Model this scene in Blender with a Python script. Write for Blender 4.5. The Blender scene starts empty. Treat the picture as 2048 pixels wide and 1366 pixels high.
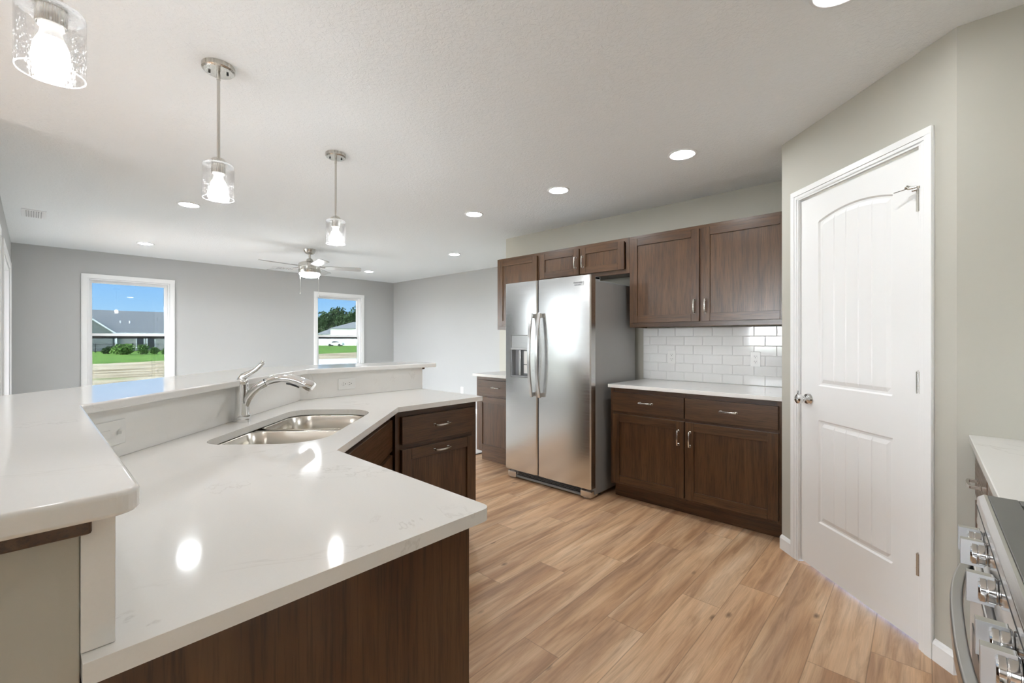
import bpy, bmesh, math, random
from mathutils import Vector, Matrix
random.seed(7)
S = bpy.context.scene
COL = S.collection
PI = math.pi
R2 = math.sqrt(.5)

# ------------------------------------------------------------------ camera
cam_d = bpy.data.cameras.new('camera')
cam = bpy.data.objects.new('camera', cam_d)
COL.objects.link(cam)
cam.location = (0, 0, 1.2689)
cam.rotation_euler = (PI / 2, 0, .7475)
cam_d.sensor_width = 36
cam_d.lens = 887.65 * 36 / 2048
cam_d.shift_y = -(683 - 678.92) / 2048
cam_d.clip_start = .02
cam_d.clip_end = 600
S.camera = cam

# ------------------------------------------------------------------ exposure, world, sun
S.view_settings.view_transform = 'Standard'
S.view_settings.look = 'None'
S.view_settings.exposure = .74
S.view_settings.gamma = 1.0
S.view_settings.use_curve_mapping = False
S.cycles.max_bounces = 14
S.cycles.diffuse_bounces = 7
S.cycles.glossy_bounces = 5
S.cycles.transparent_max_bounces = 24
S.cycles.sample_clamp_indirect = 6
SKY_STRENGTH = 1.0
BLUE = 5.0
CAN_STRENGTH = 100.0
BULB_STRENGTH = 60.0
FAN_STRENGTH = 40.0
FILL_CLOUD_STRENGTH = 25.0

W = bpy.data.worlds.new('sky')
S.world = W
W.use_nodes = True
wn, wl = W.node_tree.nodes, W.node_tree.links
wn.clear()
wo = wn.new('ShaderNodeOutputWorld')
wb = wn.new('ShaderNodeBackground')
wc = wn.new('ShaderNodeTexCoord')
wsep = wn.new('ShaderNodeSeparateXYZ')
wr = wn.new('ShaderNodeValToRGB')
wl.new(wc.outputs['Generated'], wsep.inputs[0])
wl.new(wsep.outputs['Z'], wr.inputs[0])
e = wr.color_ramp.elements
e[0].position = 0.0
e[0].color = (.50 * BLUE, .78 * BLUE, 1.0 * BLUE, 1)
e[1].position = .13
e[1].color = (.19 * BLUE, .50 * BLUE, .98 * BLUE, 1)
x = wr.color_ramp.elements.new(.6)
x.color = (.12 * BLUE, .32 * BLUE, .80 * BLUE, 1)
# bright white cloud bank added in the unseen southern sky to light the rooms
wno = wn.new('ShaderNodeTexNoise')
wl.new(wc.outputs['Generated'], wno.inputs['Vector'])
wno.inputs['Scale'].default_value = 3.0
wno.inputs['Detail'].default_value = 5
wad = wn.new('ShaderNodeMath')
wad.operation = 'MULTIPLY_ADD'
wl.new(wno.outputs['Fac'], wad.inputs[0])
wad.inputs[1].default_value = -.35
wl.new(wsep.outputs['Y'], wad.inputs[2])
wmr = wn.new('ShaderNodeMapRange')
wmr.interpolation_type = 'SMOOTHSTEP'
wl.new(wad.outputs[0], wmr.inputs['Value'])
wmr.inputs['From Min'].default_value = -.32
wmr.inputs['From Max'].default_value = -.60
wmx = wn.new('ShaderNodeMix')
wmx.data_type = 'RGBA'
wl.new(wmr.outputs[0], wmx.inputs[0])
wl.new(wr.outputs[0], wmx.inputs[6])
wmx.inputs[7].default_value = (FILL_CLOUD_STRENGTH * .90, FILL_CLOUD_STRENGTH * .945, FILL_CLOUD_STRENGTH, 1)
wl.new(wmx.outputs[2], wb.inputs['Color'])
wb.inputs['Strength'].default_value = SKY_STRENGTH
wl.new(wb.outputs[0], wo.inputs[0])

sun_d = bpy.data.lights.new('sun', 'SUN')
sun_d.energy = 2.2
sun_d.angle = .009
sun_d.color = (1, .95, .86)
sun = bpy.data.objects.new('sun', sun_d)
COL.objects.link(sun)
sun.location = (20, 15, 30)
sun.rotation_euler = Vector((-.62, -.42, -.75)).to_track_quat('-Z', 'Y').to_euler()


# ------------------------------------------------------------------ object helpers
def tag(o, label, cat=None, group=None, kind=None):
    o['label'] = label
    if cat: o['category'] = cat
    if group: o['group'] = group
    if kind: o['kind'] = kind
    return o


def empty(name, loc=(0, 0, 0), rotz=0.0, parent=None):
    o = bpy.data.objects.new(name, None)
    COL.objects.link(o)
    o.empty_display_size = .05
    o.location = loc
    o.rotation_euler = (0, 0, rotz)
    if parent: o.parent = parent
    return o


def thing(name, label, cat, loc=(0, 0, 0), rotz=0.0, group=None, kind=None):
    return tag(empty(name, loc, rotz), label, cat, group, kind)


class MB:
    def __init__(s):
        s.bm = bmesh.new()

    def _f(s, vs, mi=0):
        try:
            f = s.bm.faces.new(vs)
            f.material_index = mi
            return f
        except ValueError:
            return None

    def v(s, p):
        return s.bm.verts.new(p)

    def box(s, x0, x1, y0, y1, z0, z1, mi=0):
        c = [s.v(p) for p in ((x0, y0, z0), (x1, y0, z0), (x1, y1, z0), (x0, y1, z0),
                              (x0, y0, z1), (x1, y0, z1), (x1, y1, z1), (x0, y1, z1))]
        for q in ((0, 3, 2, 1), (4, 5, 6, 7), (0, 1, 5, 4), (1, 2, 6, 5), (2, 3, 7, 6), (3, 0, 4, 7)):
            s._f([c[i] for i in q], mi)
        return s

    def prism(s, pts, z0, z1, mi=0, axis='z'):
        def m(p, h):
            if axis == 'z': return (p[0], p[1], h)
            if axis == 'y': return (p[0], h, p[1])
            return (h, p[0], p[1])
        a = [s.v(m(p, z0)) for p in pts]
        b = [s.v(m(p, z1)) for p in pts]
        n = len(pts)
        s._f(a[::-1], mi)
        s._f(b, mi)
        for i in range(n):
            j = (i + 1) % n
            s._f([a[i], a[j], b[j], b[i]], mi)
        return s

    def lathe(s, prof, seg=32, c=(0, 0, 0), axis='z', mi=0):
        def m(x, y, z):
            if axis == 'z': return (c[0] + x, c[1] + y, c[2] + z)
            if axis == 'y': return (c[0] + x, c[1] + z, c[2] + y)
            return (c[0] + z, c[1] + x, c[2] + y)
        rings = []
        for r, z in prof:
            if r < 1e-6:
                rings.append([s.v(m(0, 0, z))])
            else:
                rings.append([s.v(m(r * math.cos(2 * PI * i / seg), r * math.sin(2 * PI * i / seg), z)) for i in range(seg)])
        for a, b in zip(rings, rings[1:]):
            for i in range(seg):
                j = (i + 1) % seg
                if len(a) == 1 and len(b) == 1: continue
                if len(a) == 1: s._f([a[0], b[j], b[i]], mi)
                elif len(b) == 1: s._f([a[i], a[j], b[0]], mi)
                else: s._f([a[i], a[j], b[j], b[i]], mi)
        return s

    def tube(s, pts, rad, seg=12, mi=0, flat=(1, 1), up=(0, 0, 1), square=False):
        pts = [Vector(p) for p in pts]
        n = len(pts)
        if not hasattr(rad, '__len__'): rad = [rad] * n
        rings = []
        for i, p in enumerate(pts):
            t = (pts[min(i + 1, n - 1)] - pts[max(i - 1, 0)]).normalized()
            u = Vector(up)
            if abs(u.dot(t)) > .97: u = Vector((1, 0, 0)) if abs(t.x) < .9 else Vector((0, 1, 0))
            a = t.cross(u).normalized()
            b = a.cross(t).normalized()
            ring = []
            if square:
                for ca, cb in ((-1, -1), (1, -1), (1, 1), (-1, 1)):
                    ring.append(s.v(p + a * ca * rad[i] * flat[0] + b * cb * rad[i] * flat[1]))
            else:
                for k in range(seg):
                    an = 2 * PI * k / seg
                    ring.append(s.v(p + a * math.cos(an) * rad[i] * flat[0] + b * math.sin(an) * rad[i] * flat[1]))
            rings.append(ring)
        m = len(rings[0])
        for a, b in zip(rings, rings[1:]):
            for k in range(m):
                s._f([a[k], a[(k + 1) % m], b[(k + 1) % m], b[k]], mi)
        s._f(rings[0][::-1], mi)
        s._f(rings[-1], mi)
        return s

    def rot(s, mat, verts_from=0):
        for v in list(s.bm.verts)[verts_from:]:
            v.co = mat @ v.co
        return s

    def build(s, name, mats, parent=None, bevel=0, seg=2, smooth=None, origin=None, solid=None):
        bmesh.ops.remove_doubles(s.bm, verts=s.bm.verts, dist=1e-6)
        bmesh.ops.recalc_face_normals(s.bm, faces=s.bm.faces)
        if origin is not None:
            bmesh.ops.translate(s.bm, verts=s.bm.verts, vec=-Vector(origin))
        me = bpy.data.meshes.new(name)
        s.bm.to_mesh(me)
        s.bm.free()
        if not isinstance(mats, (list, tuple)): mats = [mats]
        for m in mats: me.materials.append(m)
        if smooth:
            me.polygons.foreach_set('use_smooth', [True] * len(me.polygons))
            me.set_sharp_from_angle(angle=math.radians(smooth))
        o = bpy.data.objects.new(name, me)
        COL.objects.link(o)
        if parent: o.parent = parent
        if origin is not None: o.location = origin
        if solid:
            md = o.modifiers.new('thickness', 'SOLIDIFY')
            md.thickness = solid
            md.offset = 0
        if bevel:
            md = o.modifiers.new('bevel', 'BEVEL')
            md.width = bevel
            md.segments = seg
            md.limit_method = 'ANGLE'
            md.angle_limit = math.radians(40)
            md.harden_normals = True
        return o


def copy_tree(o, parent=None):
    c = o.copy()
    COL.objects.link(c)
    if parent: c.parent = parent
    for ch in list(o.children): copy_tree(ch, c)
    return c


def struct(o, label, cat):
    return tag(o, label, cat, kind='structure')


# ------------------------------------------------------------------ materials
class NT:
    def __init__(s, name):
        s.m = bpy.data.materials.new(name)
        s.m.use_nodes = True
        s.n, s.l = s.m.node_tree.nodes, s.m.node_tree.links
        s.b = s.n['Principled BSDF']
        s.out = s.n['Material Output']

    def new(s, t, **k):
        n = s.n.new(t)
        for a, b in k.items(): setattr(n, a, b)
        return n

    def put(s, sock, val):
        if isinstance(val, bpy.types.NodeSocket): s.l.new(val, sock)
        elif val is not None: sock.default_value = val

    def math(s, op, a, b=None, c=None):
        n = s.new('ShaderNodeMath', operation=op)
        s.put(n.inputs[0], a)
        s.put(n.inputs[1], b)
        s.put(n.inputs[2], c)
        return n.outputs[0]

    def coord(s, which='Object'):
        return s.new('ShaderNodeTexCoord').outputs[which]

    def mapping(s, v, scale=(1, 1, 1), loc=(0, 0, 0), rot=(0, 0, 0)):
        n = s.new('ShaderNodeMapping')
        s.l.new(v, n.inputs[0])
        n.inputs['Scale'].default_value = scale
        n.inputs['Location'].default_value = loc
        n.inputs['Rotation'].default_value = rot
        return n.outputs[0]

    def noise(s, v, scale=5, detail=4, rough=.5, dist=0.0, out='Fac'):
        n = s.new('ShaderNodeTexNoise')
        s.l.new(v, n.inputs['Vector'])
        n.inputs['Scale'].default_value = scale
        n.inputs['Detail'].default_value = detail
        n.inputs['Roughness'].default_value = rough
        n.inputs['Distortion'].default_value = dist
        return n.outputs[out]

    def ramp(s, f, stops):
        n = s.new('ShaderNodeValToRGB')
        s.l.new(f, n.inputs[0])
        el = n.color_ramp.elements
        while len(el) < len(stops): el.new(.5)
        for q, (p, c) in zip(el, stops):
            q.position = p
            q.color = (*c, 1) if len(c) == 3 else c
        return n.outputs[0]

    def mix(s, f, a, b, mode='MIX'):
        n = s.new('ShaderNodeMix', data_type='RGBA', blend_type=mode)
        s.put(n.inputs[0], f)
        s.put(n.inputs[6], a if not isinstance(a, tuple) else (*a, 1))
        s.put(n.inputs[7], b if not isinstance(b, tuple) else (*b, 1))
        return n.outputs[2]

    def bump(s, h, strength=.2, dist=.01):
        n = s.new('ShaderNodeBump')
        s.l.new(h, n.inputs['Height'])
        n.inputs['Strength'].default_value = strength
        n.inputs['Distance'].default_value = dist
        s.l.new(n.outputs[0], s.b.inputs['Normal'])
        return n

    def set(s, **k):
        names = dict(color='Base Color', rough='Roughness', metal='Metallic', spec='Specular IOR Level', coat='Coat Weight',
                     coat_rough='Coat Roughness', aniso='Anisotropic', emit='Emission Color', estr='Emission Strength', ior='IOR', trans='Transmission Weight')
        for a, v in k.items():
            sock = s.b.inputs[names[a]]
            if isinstance(v, tuple) and len(v) == 3: v = (*v, 1)
            s.put(sock, v)
        return s


def plain(name, color, rough=.5, metal=0.0, noise=.03, **k):
    t = NT(name)
    n = t.noise(t.coord(), 18, 3)
    c = t.mix(n, tuple(max(0, q * (1 - noise)) for q in color), tuple(min(1, q * (1 + noise)) for q in color))
    t.set(color=c, rough=rough, metal=metal, **k)
    return t.m


def mk_paint(name, col, rough=.6, scale=220, strength=.08):
    t = NT(name)
    v = t.coord()
    n = t.noise(v, 1.5, 2)
    t.set(color=t.mix(n, tuple(q * .985 for q in col), tuple(q * 1.015 for q in col)), rough=rough, spec=.3)
    t.bump(t.noise(v, scale, 3), strength, .002)
    return t.m


def mk_ceiling():
    t = NT('ceiling_knockdown')
    v = t.coord()
    a = t.noise(v, 55, 5, .6, .6)
    b = t.ramp(a, [(.42, (0, 0, 0)), (.58, (1, 1, 1))])
    t.set(color=(.86, .88, .885), rough=.85, spec=.15)
    t.bump(b, .35, .004)
    return t.m


def mk_quartz():
    t = NT('white_quartz')
    v = t.coord()
    w = t.noise(v, 2.2, 6, .6, 1.2)
    d = t.math('ABSOLUTE', t.math('SUBTRACT', w, .5))
    vein = t.ramp(d, [(0.0, (1, 1, 1)), (.010, (0, 0, 0))])
    mask = t.ramp(t.noise(v, 3.1, 2), [(.52, (0, 0, 0)), (.66, (1, 1, 1))])
    f = t.math('MULTIPLY', t.math('MULTIPLY', vein, mask), .35)
    speck = t.noise(v, 260, 2)
    base = t.mix(speck, (.82, .81, .785), (.85, .84, .815))
    t.set(color=t.mix(f, base, (.50, .47, .43)), rough=.075, spec=.4)
    return t.m


def mk_oak(name, horiz=False):
    t = NT(name)
    v = t.coord()
    oi = t.new('ShaderNodeObjectInfo').outputs['Random']
    off = t.new('ShaderNodeCombineXYZ')
    t.put(off.inputs[0], t.math('MULTIPLY', oi, 7.0))
    t.put(off.inputs[1], t.math('MULTIPLY', oi, 3.0))
    t.put(off.inputs[2], t.math('MULTIPLY', oi, 5.0))
    ad = t.new('ShaderNodeVectorMath', operation='ADD')
    t.l.new(v, ad.inputs[0])
    t.l.new(off.outputs[0], ad.inputs[1])
    p = ad.outputs[0]
    s1 = (1.6, 20, 20) if horiz else (20, 20, 1.6)
    s2 = (8, 170, 170) if horiz else (170, 170, 8)
    a = t.noise(t.mapping(p, s1), 1.0, 5, .55, .9)
    b = t.noise(t.mapping(p, s2), 1.0, 3, .6)
    base = t.ramp(a, [(.28, (.050, .0215, .0075)), (.50, (.084, .0385, .0145)), (.72, (.118, .058, .0240))])
    pores = t.ramp(b, [(.36, (.5, .5, .5)), (.52, (1, 1, 1))])
    c = t.mix(.75, base, pores, 'MULTIPLY')
    t.set(color=c, rough=t.ramp(b, [(.3, (.42, .42, .42)), (.6, (.30, .30, .30))]), spec=.5, coat=.25, coat_rough=.22)
    t.bump(b, .12, .001)
    return t.m


def mk_floor():
    t = NT('floor_planks')
    v = t.coord()
    sp = t.new('ShaderNodeSeparateXYZ')
    t.l.new(v, sp.inputs[0])
    X, Y = sp.outputs[0], sp.outputs[1]
    PW, PL = .1815, 1.22
    xr = t.math('DIVIDE', t.math('ADD', X, .883), PW)
    k = t.math('FLOOR', xr)
    fx = t.math('SUBTRACT', xr, k)
    wn_ = t.new('ShaderNodeTexWhiteNoise', noise_dimensions='1D')
    t.put(wn_.inputs['W'], k)
    off = t.math('ADD', t.math('MULTIPLY', k, .29), t.math('MULTIPLY', wn_.outputs['Value'], .12))
    yr = t.math('SUBTRACT', t.math('DIVIDE', Y, PL), t.math('ADD', off, .737))
    j = t.math('FLOOR', yr)
    fy = t.math('SUBTRACT', yr, j)
    cb = t.new('ShaderNodeCombineXYZ')
    t.put(cb.inputs[0], k)
    t.put(cb.inputs[1], j)
    w2 = t.new('ShaderNodeTexWhiteNoise', noise_dimensions='2D')
    t.l.new(cb.outputs[0], w2.inputs['Vector'])
    rnd, rcol = w2.outputs['Value'], w2.outputs['Color']
    sc = t.new('ShaderNodeVectorMath', operation='SCALE')
    t.l.new(rcol, sc.inputs[0])
    sc.inputs['Scale'].default_value = 37
    ad = t.new('ShaderNodeVectorMath', operation='ADD')
    t.l.new(v, ad.inputs[0])
    t.l.new(sc.outputs[0], ad.inputs[1])
    p = ad.outputs[0]
    broad = t.noise(t.mapping(p, (9.5, .9, 1)), 1, 3, .5, .6)
    med = t.noise(t.mapping(p, (30, 2.2, 1)), 1, 5, .6, 1.2)
    fine = t.noise(t.mapping(p, (210, 9, 1)), 1, 3, .6)
    base = t.ramp(broad, [(.32, (.37, .215, .125)), (.46, (.53, .335, .200)), (.58, (.63, .425, .265)), (.72, (.75, .555, .380))])
    grey = t.ramp(t.noise(t.mapping(p, (7, .7, 1), loc=(5, 5, 0)), 1, 2, .5, .5), [(.45, (0, 0, 0)), (.70, (1, 1, 1))])
    base = t.mix(t.math('MULTIPLY', grey, .35), base, (.42, .305, .225))
    warm = t.ramp(t.noise(t.mapping(p, (8, 1.1, 1), loc=(11, 2, 0)), 1, 2, .5, .5), [(.58, (0, 0, 0)), (.75, (1, 1, 1))])
    base = t.mix(t.math('MULTIPLY', warm, .45), base, (.36, .175, .085))
    m2 = t.ramp(med, [(.32, (.62, .58, .55)), (.55, (1, 1, 1))])
    base = t.mix(.75, base, m2, 'MULTIPLY')
    f2 = t.ramp(fine, [(.30, (.78, .77, .76)), (.60, (1.0, 1.0, 1.0))])
    base = t.mix(.6, base, f2, 'MULTIPLY')
    vo = t.new('ShaderNodeTexVoronoi', feature='F1')
    t.l.new(t.mapping(p, (6.0, 2.6, 1)), vo.inputs['Vector'])
    vo.inputs['Scale'].default_value = 1
    knot = t.ramp(t.math('ADD', vo.outputs['Distance'], t.math('MULTIPLY', t.math('SUBTRACT', med, .5), .12)), [(.035, (1, 1, 1)), (.09, (0, 0, 0))])
    vr = t.new('ShaderNodeSeparateColor')
    t.l.new(vo.outputs['Color'], vr.inputs[0])
    kk = t.math('MULTIPLY', knot, t.math('GREATER_THAN', vr.outputs[0], .55))
    base = t.mix(t.math('MULTIPLY', kk, .75), base, (.075, .045, .03))
    tone = t.new('ShaderNodeHueSaturation')
    t.put(tone.inputs['Value'], t.math('ADD', t.math('MULTIPLY', rnd, .16), 1.02))
    t.put(tone.inputs['Saturation'], 1.04)
    t.l.new(base, tone.inputs['Color'])
    ex = t.math('MINIMUM', fx, t.math('SUBTRACT', 1.0, fx))
    ey = t.math('MULTIPLY', t.math('MINIMUM', fy, t.math('SUBTRACT', 1.0, fy)), PL / PW)
    ed = t.math('MINIMUM', ex, ey)
    seam = t.ramp(ed, [(.004, (1, 1, 1)), (.014, (0, 0, 0))])
    c = t.mix(t.math('MULTIPLY', seam, .5), tone.outputs[0], (.14, .09, .055))
    t.set(color=c, rough=t.ramp(fine, [(.3, (.40, .40, .40)), (.7, (.52, .52, .52))]), spec=.4)
    t.bump(t.math('SUBTRACT', t.math('MULTIPLY', fine, .25), seam), .25, .0015)
    return t.m


def mk_steel(name, col=(.60, .60, .59), rough=.24, brushed='x', amp=.10):
    t = NT(name)
    v = t.coord()
    s_ = dict(x=(1.5, 1.5, 420), z=(420, 420, 1.5), y=(420, 1.5, 420))[brushed]
    n = t.noise(t.mapping(v, s_), 1, 3, .6)
    t.set(color=t.mix(n, tuple(q * .95 for q in col), tuple(min(1, q * 1.05) for q in col)), metal=1.0,
          rough=t.ramp(n, [(.3, (rough - .04,) * 3), (.7, (rough + .05,) * 3)]))
    t.bump(n, amp, .0006)
    return t.m


def mk_glass(name, tint=(1, 1, 1), seeds=False, refl=1.0, haze=.002):
    t = NT(name)
    t.n.remove(t.b)
    tr = t.new('ShaderNodeBsdfTransparent')
    gl = t.new('ShaderNodeBsdfGlossy')
    gl.inputs['Roughness'].default_value = .02
    tr.inputs['Color'].default_value = (*tint, 1)
    fr = t.new('ShaderNodeFresnel')
    fr.inputs['IOR'].default_value = 1.45
    fac = t.math('MULTIPLY', fr.outputs[0], refl)
    mx = t.new('ShaderNodeMixShader')
    t.put(mx.inputs[0], fac)
    t.l.new(tr.outputs[0], mx.inputs[1])
    t.l.new(gl.outputs[0], mx.inputs[2])
    last = mx.outputs[0]
    if seeds:
        v = t.coord()
        vo = t.new('ShaderNodeTexVoronoi', feature='F1')
        t.l.new(t.mapping(v, (150, 150, 105)), vo.inputs['Vector'])
        vo.inputs['Scale'].default_value = 1
        sc_ = t.new('ShaderNodeSeparateColor')
        t.l.new(vo.outputs['Color'], sc_.inputs[0])
        spot = t.math('MULTIPLY', t.math('LESS_THAN', vo.outputs['Distance'], t.math('MULTIPLY', sc_.outputs[1], .34)),
                      t.math('GREATER_THAN', sc_.outputs[0], .5))
        bp = t.new('ShaderNodeBump')
        t.l.new(vo.outputs['Distance'], bp.inputs['Height'])
        bp.inputs['Strength'].default_value = .3
        bp.inputs['Distance'].default_value = .003
        t.l.new(bp.outputs[0], gl.inputs['Normal'])
        tl = t.new('ShaderNodeBsdfTranslucent')
        df = t.new('ShaderNodeBsdfDiffuse')
        ad = t.new('ShaderNodeMixShader')
        ad.inputs[0].default_value = .5
        t.l.new(tl.outputs[0], ad.inputs[1])
        t.l.new(df.outputs[0], ad.inputs[2])
        m2 = t.new('ShaderNodeMixShader')
        t.put(m2.inputs[0], t.math('ADD', t.math('MULTIPLY', spot, .12), haze))
        t.l.new(last, m2.inputs[1])
        t.l.new(ad.outputs[0], m2.inputs[2])
        last = m2.outputs[0]
    t.l.new(last, t.out.inputs[0])
    return t.m


def mk_emit(name, col, strength):
    t = NT(name)
    t.set(color=(.9, .9, .9), rough=.4, emit=col, estr=strength)
    return t.m


M = {}
M['wall'] = mk_paint('greige_kitchen_paint', (.485, .472, .415))
M['wall_living'] = mk_paint('grey_living_room_paint', (.46, .462, .455))
M['ceiling'] = mk_ceiling()
M['trim'] = mk_paint('white_trim_paint', (.85, .85, .84), .32, 60, .02)
M['door'] = mk_paint('white_door_paint', (.84, .84, .83), .35, 160, .03)
M['quartz'] = mk_quartz()
M['oak_v'] = mk_oak('dark_oak_upright_grain')
M['oak_h'] = mk_oak('dark_oak_level_grain', True)
M['toe'] = plain('dark_toe_kick_wood', (.045, .027, .017), .5, noise=.15)
M['floor'] = mk_floor()
M['steel'] = mk_steel('brushed_stainless', (.72, .72, .715), .21)
M['steel_dark'] = plain('grey_fridge_side', (.36, .355, .345), .36, .35, .02)
M['sink'] = plain('satin_sink_steel', (.66, .63, .57), .24, 1.0, .015)
M['chrome'] = plain('polished_chrome', (.80, .80, .80), .05, 1.0)
M['polish'] = plain('polished_range_steel', (.72, .72, .72), .09, 1.0)
M['nickel'] = mk_steel('brushed_nickel', (.60, .58, .54), .26, 'z', .05)
M['pull'] = plain('satin_nickel_pull', (.66, .64, .60), .22, 1.0)
M['black'] = plain('black_plastic', (.02, .02, .02), .4)
M['cooktop'] = plain('black_ceramic_glass', (.05, .05, .05), .30, spec=.25)
M['frame_dark'] = plain('dark_range_steel', (.20, .20, .195), .42, .6)
M['frame_satin'] = plain('satin_oven_handle', (.46, .45, .43), .30, 1.0, .015)
M['knob_face'] = plain('brushed_knob_steel', (.52, .54, .56), .38, 1.0)
M['greyplastic'] = plain('grey_dispenser_plastic', (.30, .31, .32), .35)
M['plate'] = plain('white_plastic_plate', (.82, .82, .80), .3, noise=.01)
M['slot'] = plain('dark_outlet_slot', (.03, .03, .03), .6)
M['tile'] = plain('white_glazed_tile', (.82, .82, .81), .07, noise=.015)
M['grout'] = plain('white_grout', (.74, .74, .73), .8)
M['glass'] = mk_glass('window_glass')
M['glass_tint'] = mk_glass('outdoor_dimming_glass', (.345, .35, .35))  # grey tint added to darken the bright outdoors behind the panes
M['shade'] = mk_glass('seeded_shade_glass', (.985, .985, .985), True, .35)
M['shade_rim'] = mk_glass('glow_hazed_shade_rim', (.985, .985, .985), True, .6, .16)  # white haze in the rim imitates refracted light
M['bulb'] = mk_emit('lit_bulb', (.97, .985, 1.0), BULB_STRENGTH)
M['bulbneck'] = mk_emit('bulb_neck', (1, .95, .88), .15)
M['lens'] = mk_emit('lit_recessed_lens', (.94, .975, 1.0), CAN_STRENGTH)
M['dome'] = mk_emit('lit_fan_dome', (.94, .97, 1.0), FAN_STRENGTH)
M['blade'] = plain('silver_fan_blade', (.42, .42, .41), .4)
M['carpet'] = mk_paint('pale_loop_carpet', (.70, .69, .665), .95, 400, .5)
M['louvre'] = plain('grey_vent_louvre', (.42, .42, .42), .5)
M['vinyl'] = plain('white_vinyl', (.84, .84, .84), .35, noise=.01)

CEIL = 2.45
WX, WY, BY = -8.139, 5.13, 3.78     # living window wall, living side wall, kitchen rear wall

# ------------------------------------------------------------------ room shell
b = MB()
b.box(WX - .15, 1.0, -3.5, WY + .15, -.12, 0)
struct(b.build('floor', M['floor']), 'tan oak plank floor running through kitchen and living room', 'floor')
b = MB()
b.box(WX + .0155, -3.622, -.183, WY - .0155, .0005, .009)
struct(b.build('carpet', M['carpet'], None, .003), 'pale carpet covering the living room floor beyond the planks', 'carpet')
b = MB()
b.box(-3.6215, -3.606, -.183, BY - .001, .0005, .0065)
struct(b.build('trim_1', M['toe'], None, .002), 'dark threshold strip between the planks and the pale carpet', 'trim')
b = MB()
b.box(WX - .5, 1.3, -3.9, WY + .5, CEIL, CEIL + .3)
struct(b.build('ceiling', M['ceiling']), 'white lightly textured ceiling over kitchen and living room', 'ceiling')


def wall_holes(mb, axis, c0, c1, a0, a1, z0, z1, holes):
    """wall slab with rectangular openings; axis 'x' = runs along x, thickness c0..c1"""
    def bx(p0, p1, q0, q1):
        if p1 - p0 < 1e-4 or q1 - q0 < 1e-4: return
        if axis == 'x': mb.box(p0, p1, c0, c1, q0, q1)
        else: mb.box(c0, c1, p0, p1, q0, q1)
    last = a0
    for (h0, h1, hz0, hz1) in sorted(holes):
        bx(last, h0, z0, z1)
        bx(h0, h1, z0, hz0)
        bx(h0, h1, hz1, z1)
        last = h1
    bx(last, a1, z0, z1)


WIN = [(.487, 1.367, .56, 2.085), (3.53, 4.40, .56, 2.085)]
b = MB()
wall_holes(b, 'y', WX - .14, WX, -.30, WY + .14, 0, CEIL, WIN)
struct(b.build('wall_far', M['wall_living']), 'far grey living room wall with two windows', 'wall')
b = MB()
b.box(WX, -3.62, WY, WY + .14, 0, CEIL)
struct(b.build('wall_living_side', M['wall_living']), 'pale living room side wall beyond the refrigerator', 'wall')
b = MB()
b.prism([(-3.707, 0), (-.52, 0), (-.52, CEIL), (-3.6, CEIL), (-3.6, 2.146), (-3.707, 2.146)], BY, BY + .12, axis='y')
struct(b.build('wall_back', M['wall']), 'greige kitchen wall behind the refrigerator and upper cabinets', 'wall')
b = MB()
b.box(-3.6, -3.48, BY + .12, WY + .14, 0, CEIL)
struct(b.build('wall_return', M['wall']), 'short wall closing the corner behind the kitchen wall', 'wall')
DOOR_L = [(-7.56, -5.75, 0.0, 2.07), (-5.20, -3.95, .50, 2.07)]
b = MB()
wall_holes(b, 'x', -.324, -.184, WX, -3.6, 0, CEIL, DOOR_L)
struct(b.build('wall_left', M['wall_living']), 'left living room wall with the white patio door', 'wall')
b = MB()
wall_holes(b, 'y', -3.74, -3.6, -3.5, -.324, 0, CEIL, [(-2.6, -1.2, .5, 2.07)])
struct(b.build('wall_dining_side', M['wall']), 'dining nook side wall with an added window', 'wall')
b = MB()
wall_holes(b, 'x', -3.64, -3.5, -3.74, .90, 0, CEIL, [(-3.0, -1.2, 0.0, 2.07), (-.6, .4, .5, 2.07)])
struct(b.build('wall_dining_back', M['wall']), 'dining nook end wall behind the kitchen', 'wall')
b = MB()
b.box(.765, .905, -3.5, 2.497, 0, CEIL)
struct(b.build('wall_right', M['wall']), 'right kitchen wall behind the range', 'wall')
b = MB()
b.box(.0925, .765, 2.3722, 2.497, 0, CEIL)
struct(b.build('wall_corner', M['wall']), 'narrow wall between the pantry door and the range counter', 'wall')

# pantry diagonal wall (runs from its left corner at 45 degrees)
PL_ = (-.631, 3.096)
PW_ = 1.0235
pant = empty('wall_pantry', (PL_[0], PL_[1], 0), -PI / 4)
struct(pant, 'angled pantry wall around the white door', 'wall')
O0, O1, OZ = .150, .889, 2.068      # rough opening
b = MB()
b.box(0, O0, 0, .11, 0, CEIL)
b.box(O1, PW_, 0, .11, 0, CEIL)
b.box(O0, O1, 0, .11, OZ, CEIL)
b.build('wall_face', M['wall'], pant)
b = MB()
b.box(PL_[0], PL_[0] + .11, PL_[1] + .07, BY, 0, CEIL)
struct(b.build('wall_pantry_side', M['wall']), 'pantry return wall beside the base cabinet', 'wall')


# baseboards
def baseboard(name, p0, p1, label, h=.085, t=.014):
    p0, p1 = Vector((*p0, 0)), Vector((*p1, 0))
    d = p1 - p0
    L = d.length
    o = empty(name, p0, math.atan2(d.y, d.x)) if False else None
    mb = MB()
    mb.prism([(0, 0), (-t, 0), (-t, h - .018), (-t * .55, h - .006), (0, h)], 0, L, axis='x')
    ob = mb.build(name, M['trim'])
    ob.location = p0
    ob.rotation_euler = (0, 0, math.atan2(d.y, d.x))
    return struct(ob, label, 'baseboard')


def pd(s, off=0.0):     # point on the pantry wall at run s, off = out of the wall towards the room
    return (PL_[0] + s * R2 - off * R2, PL_[1] - s * R2 - off * R2)


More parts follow.
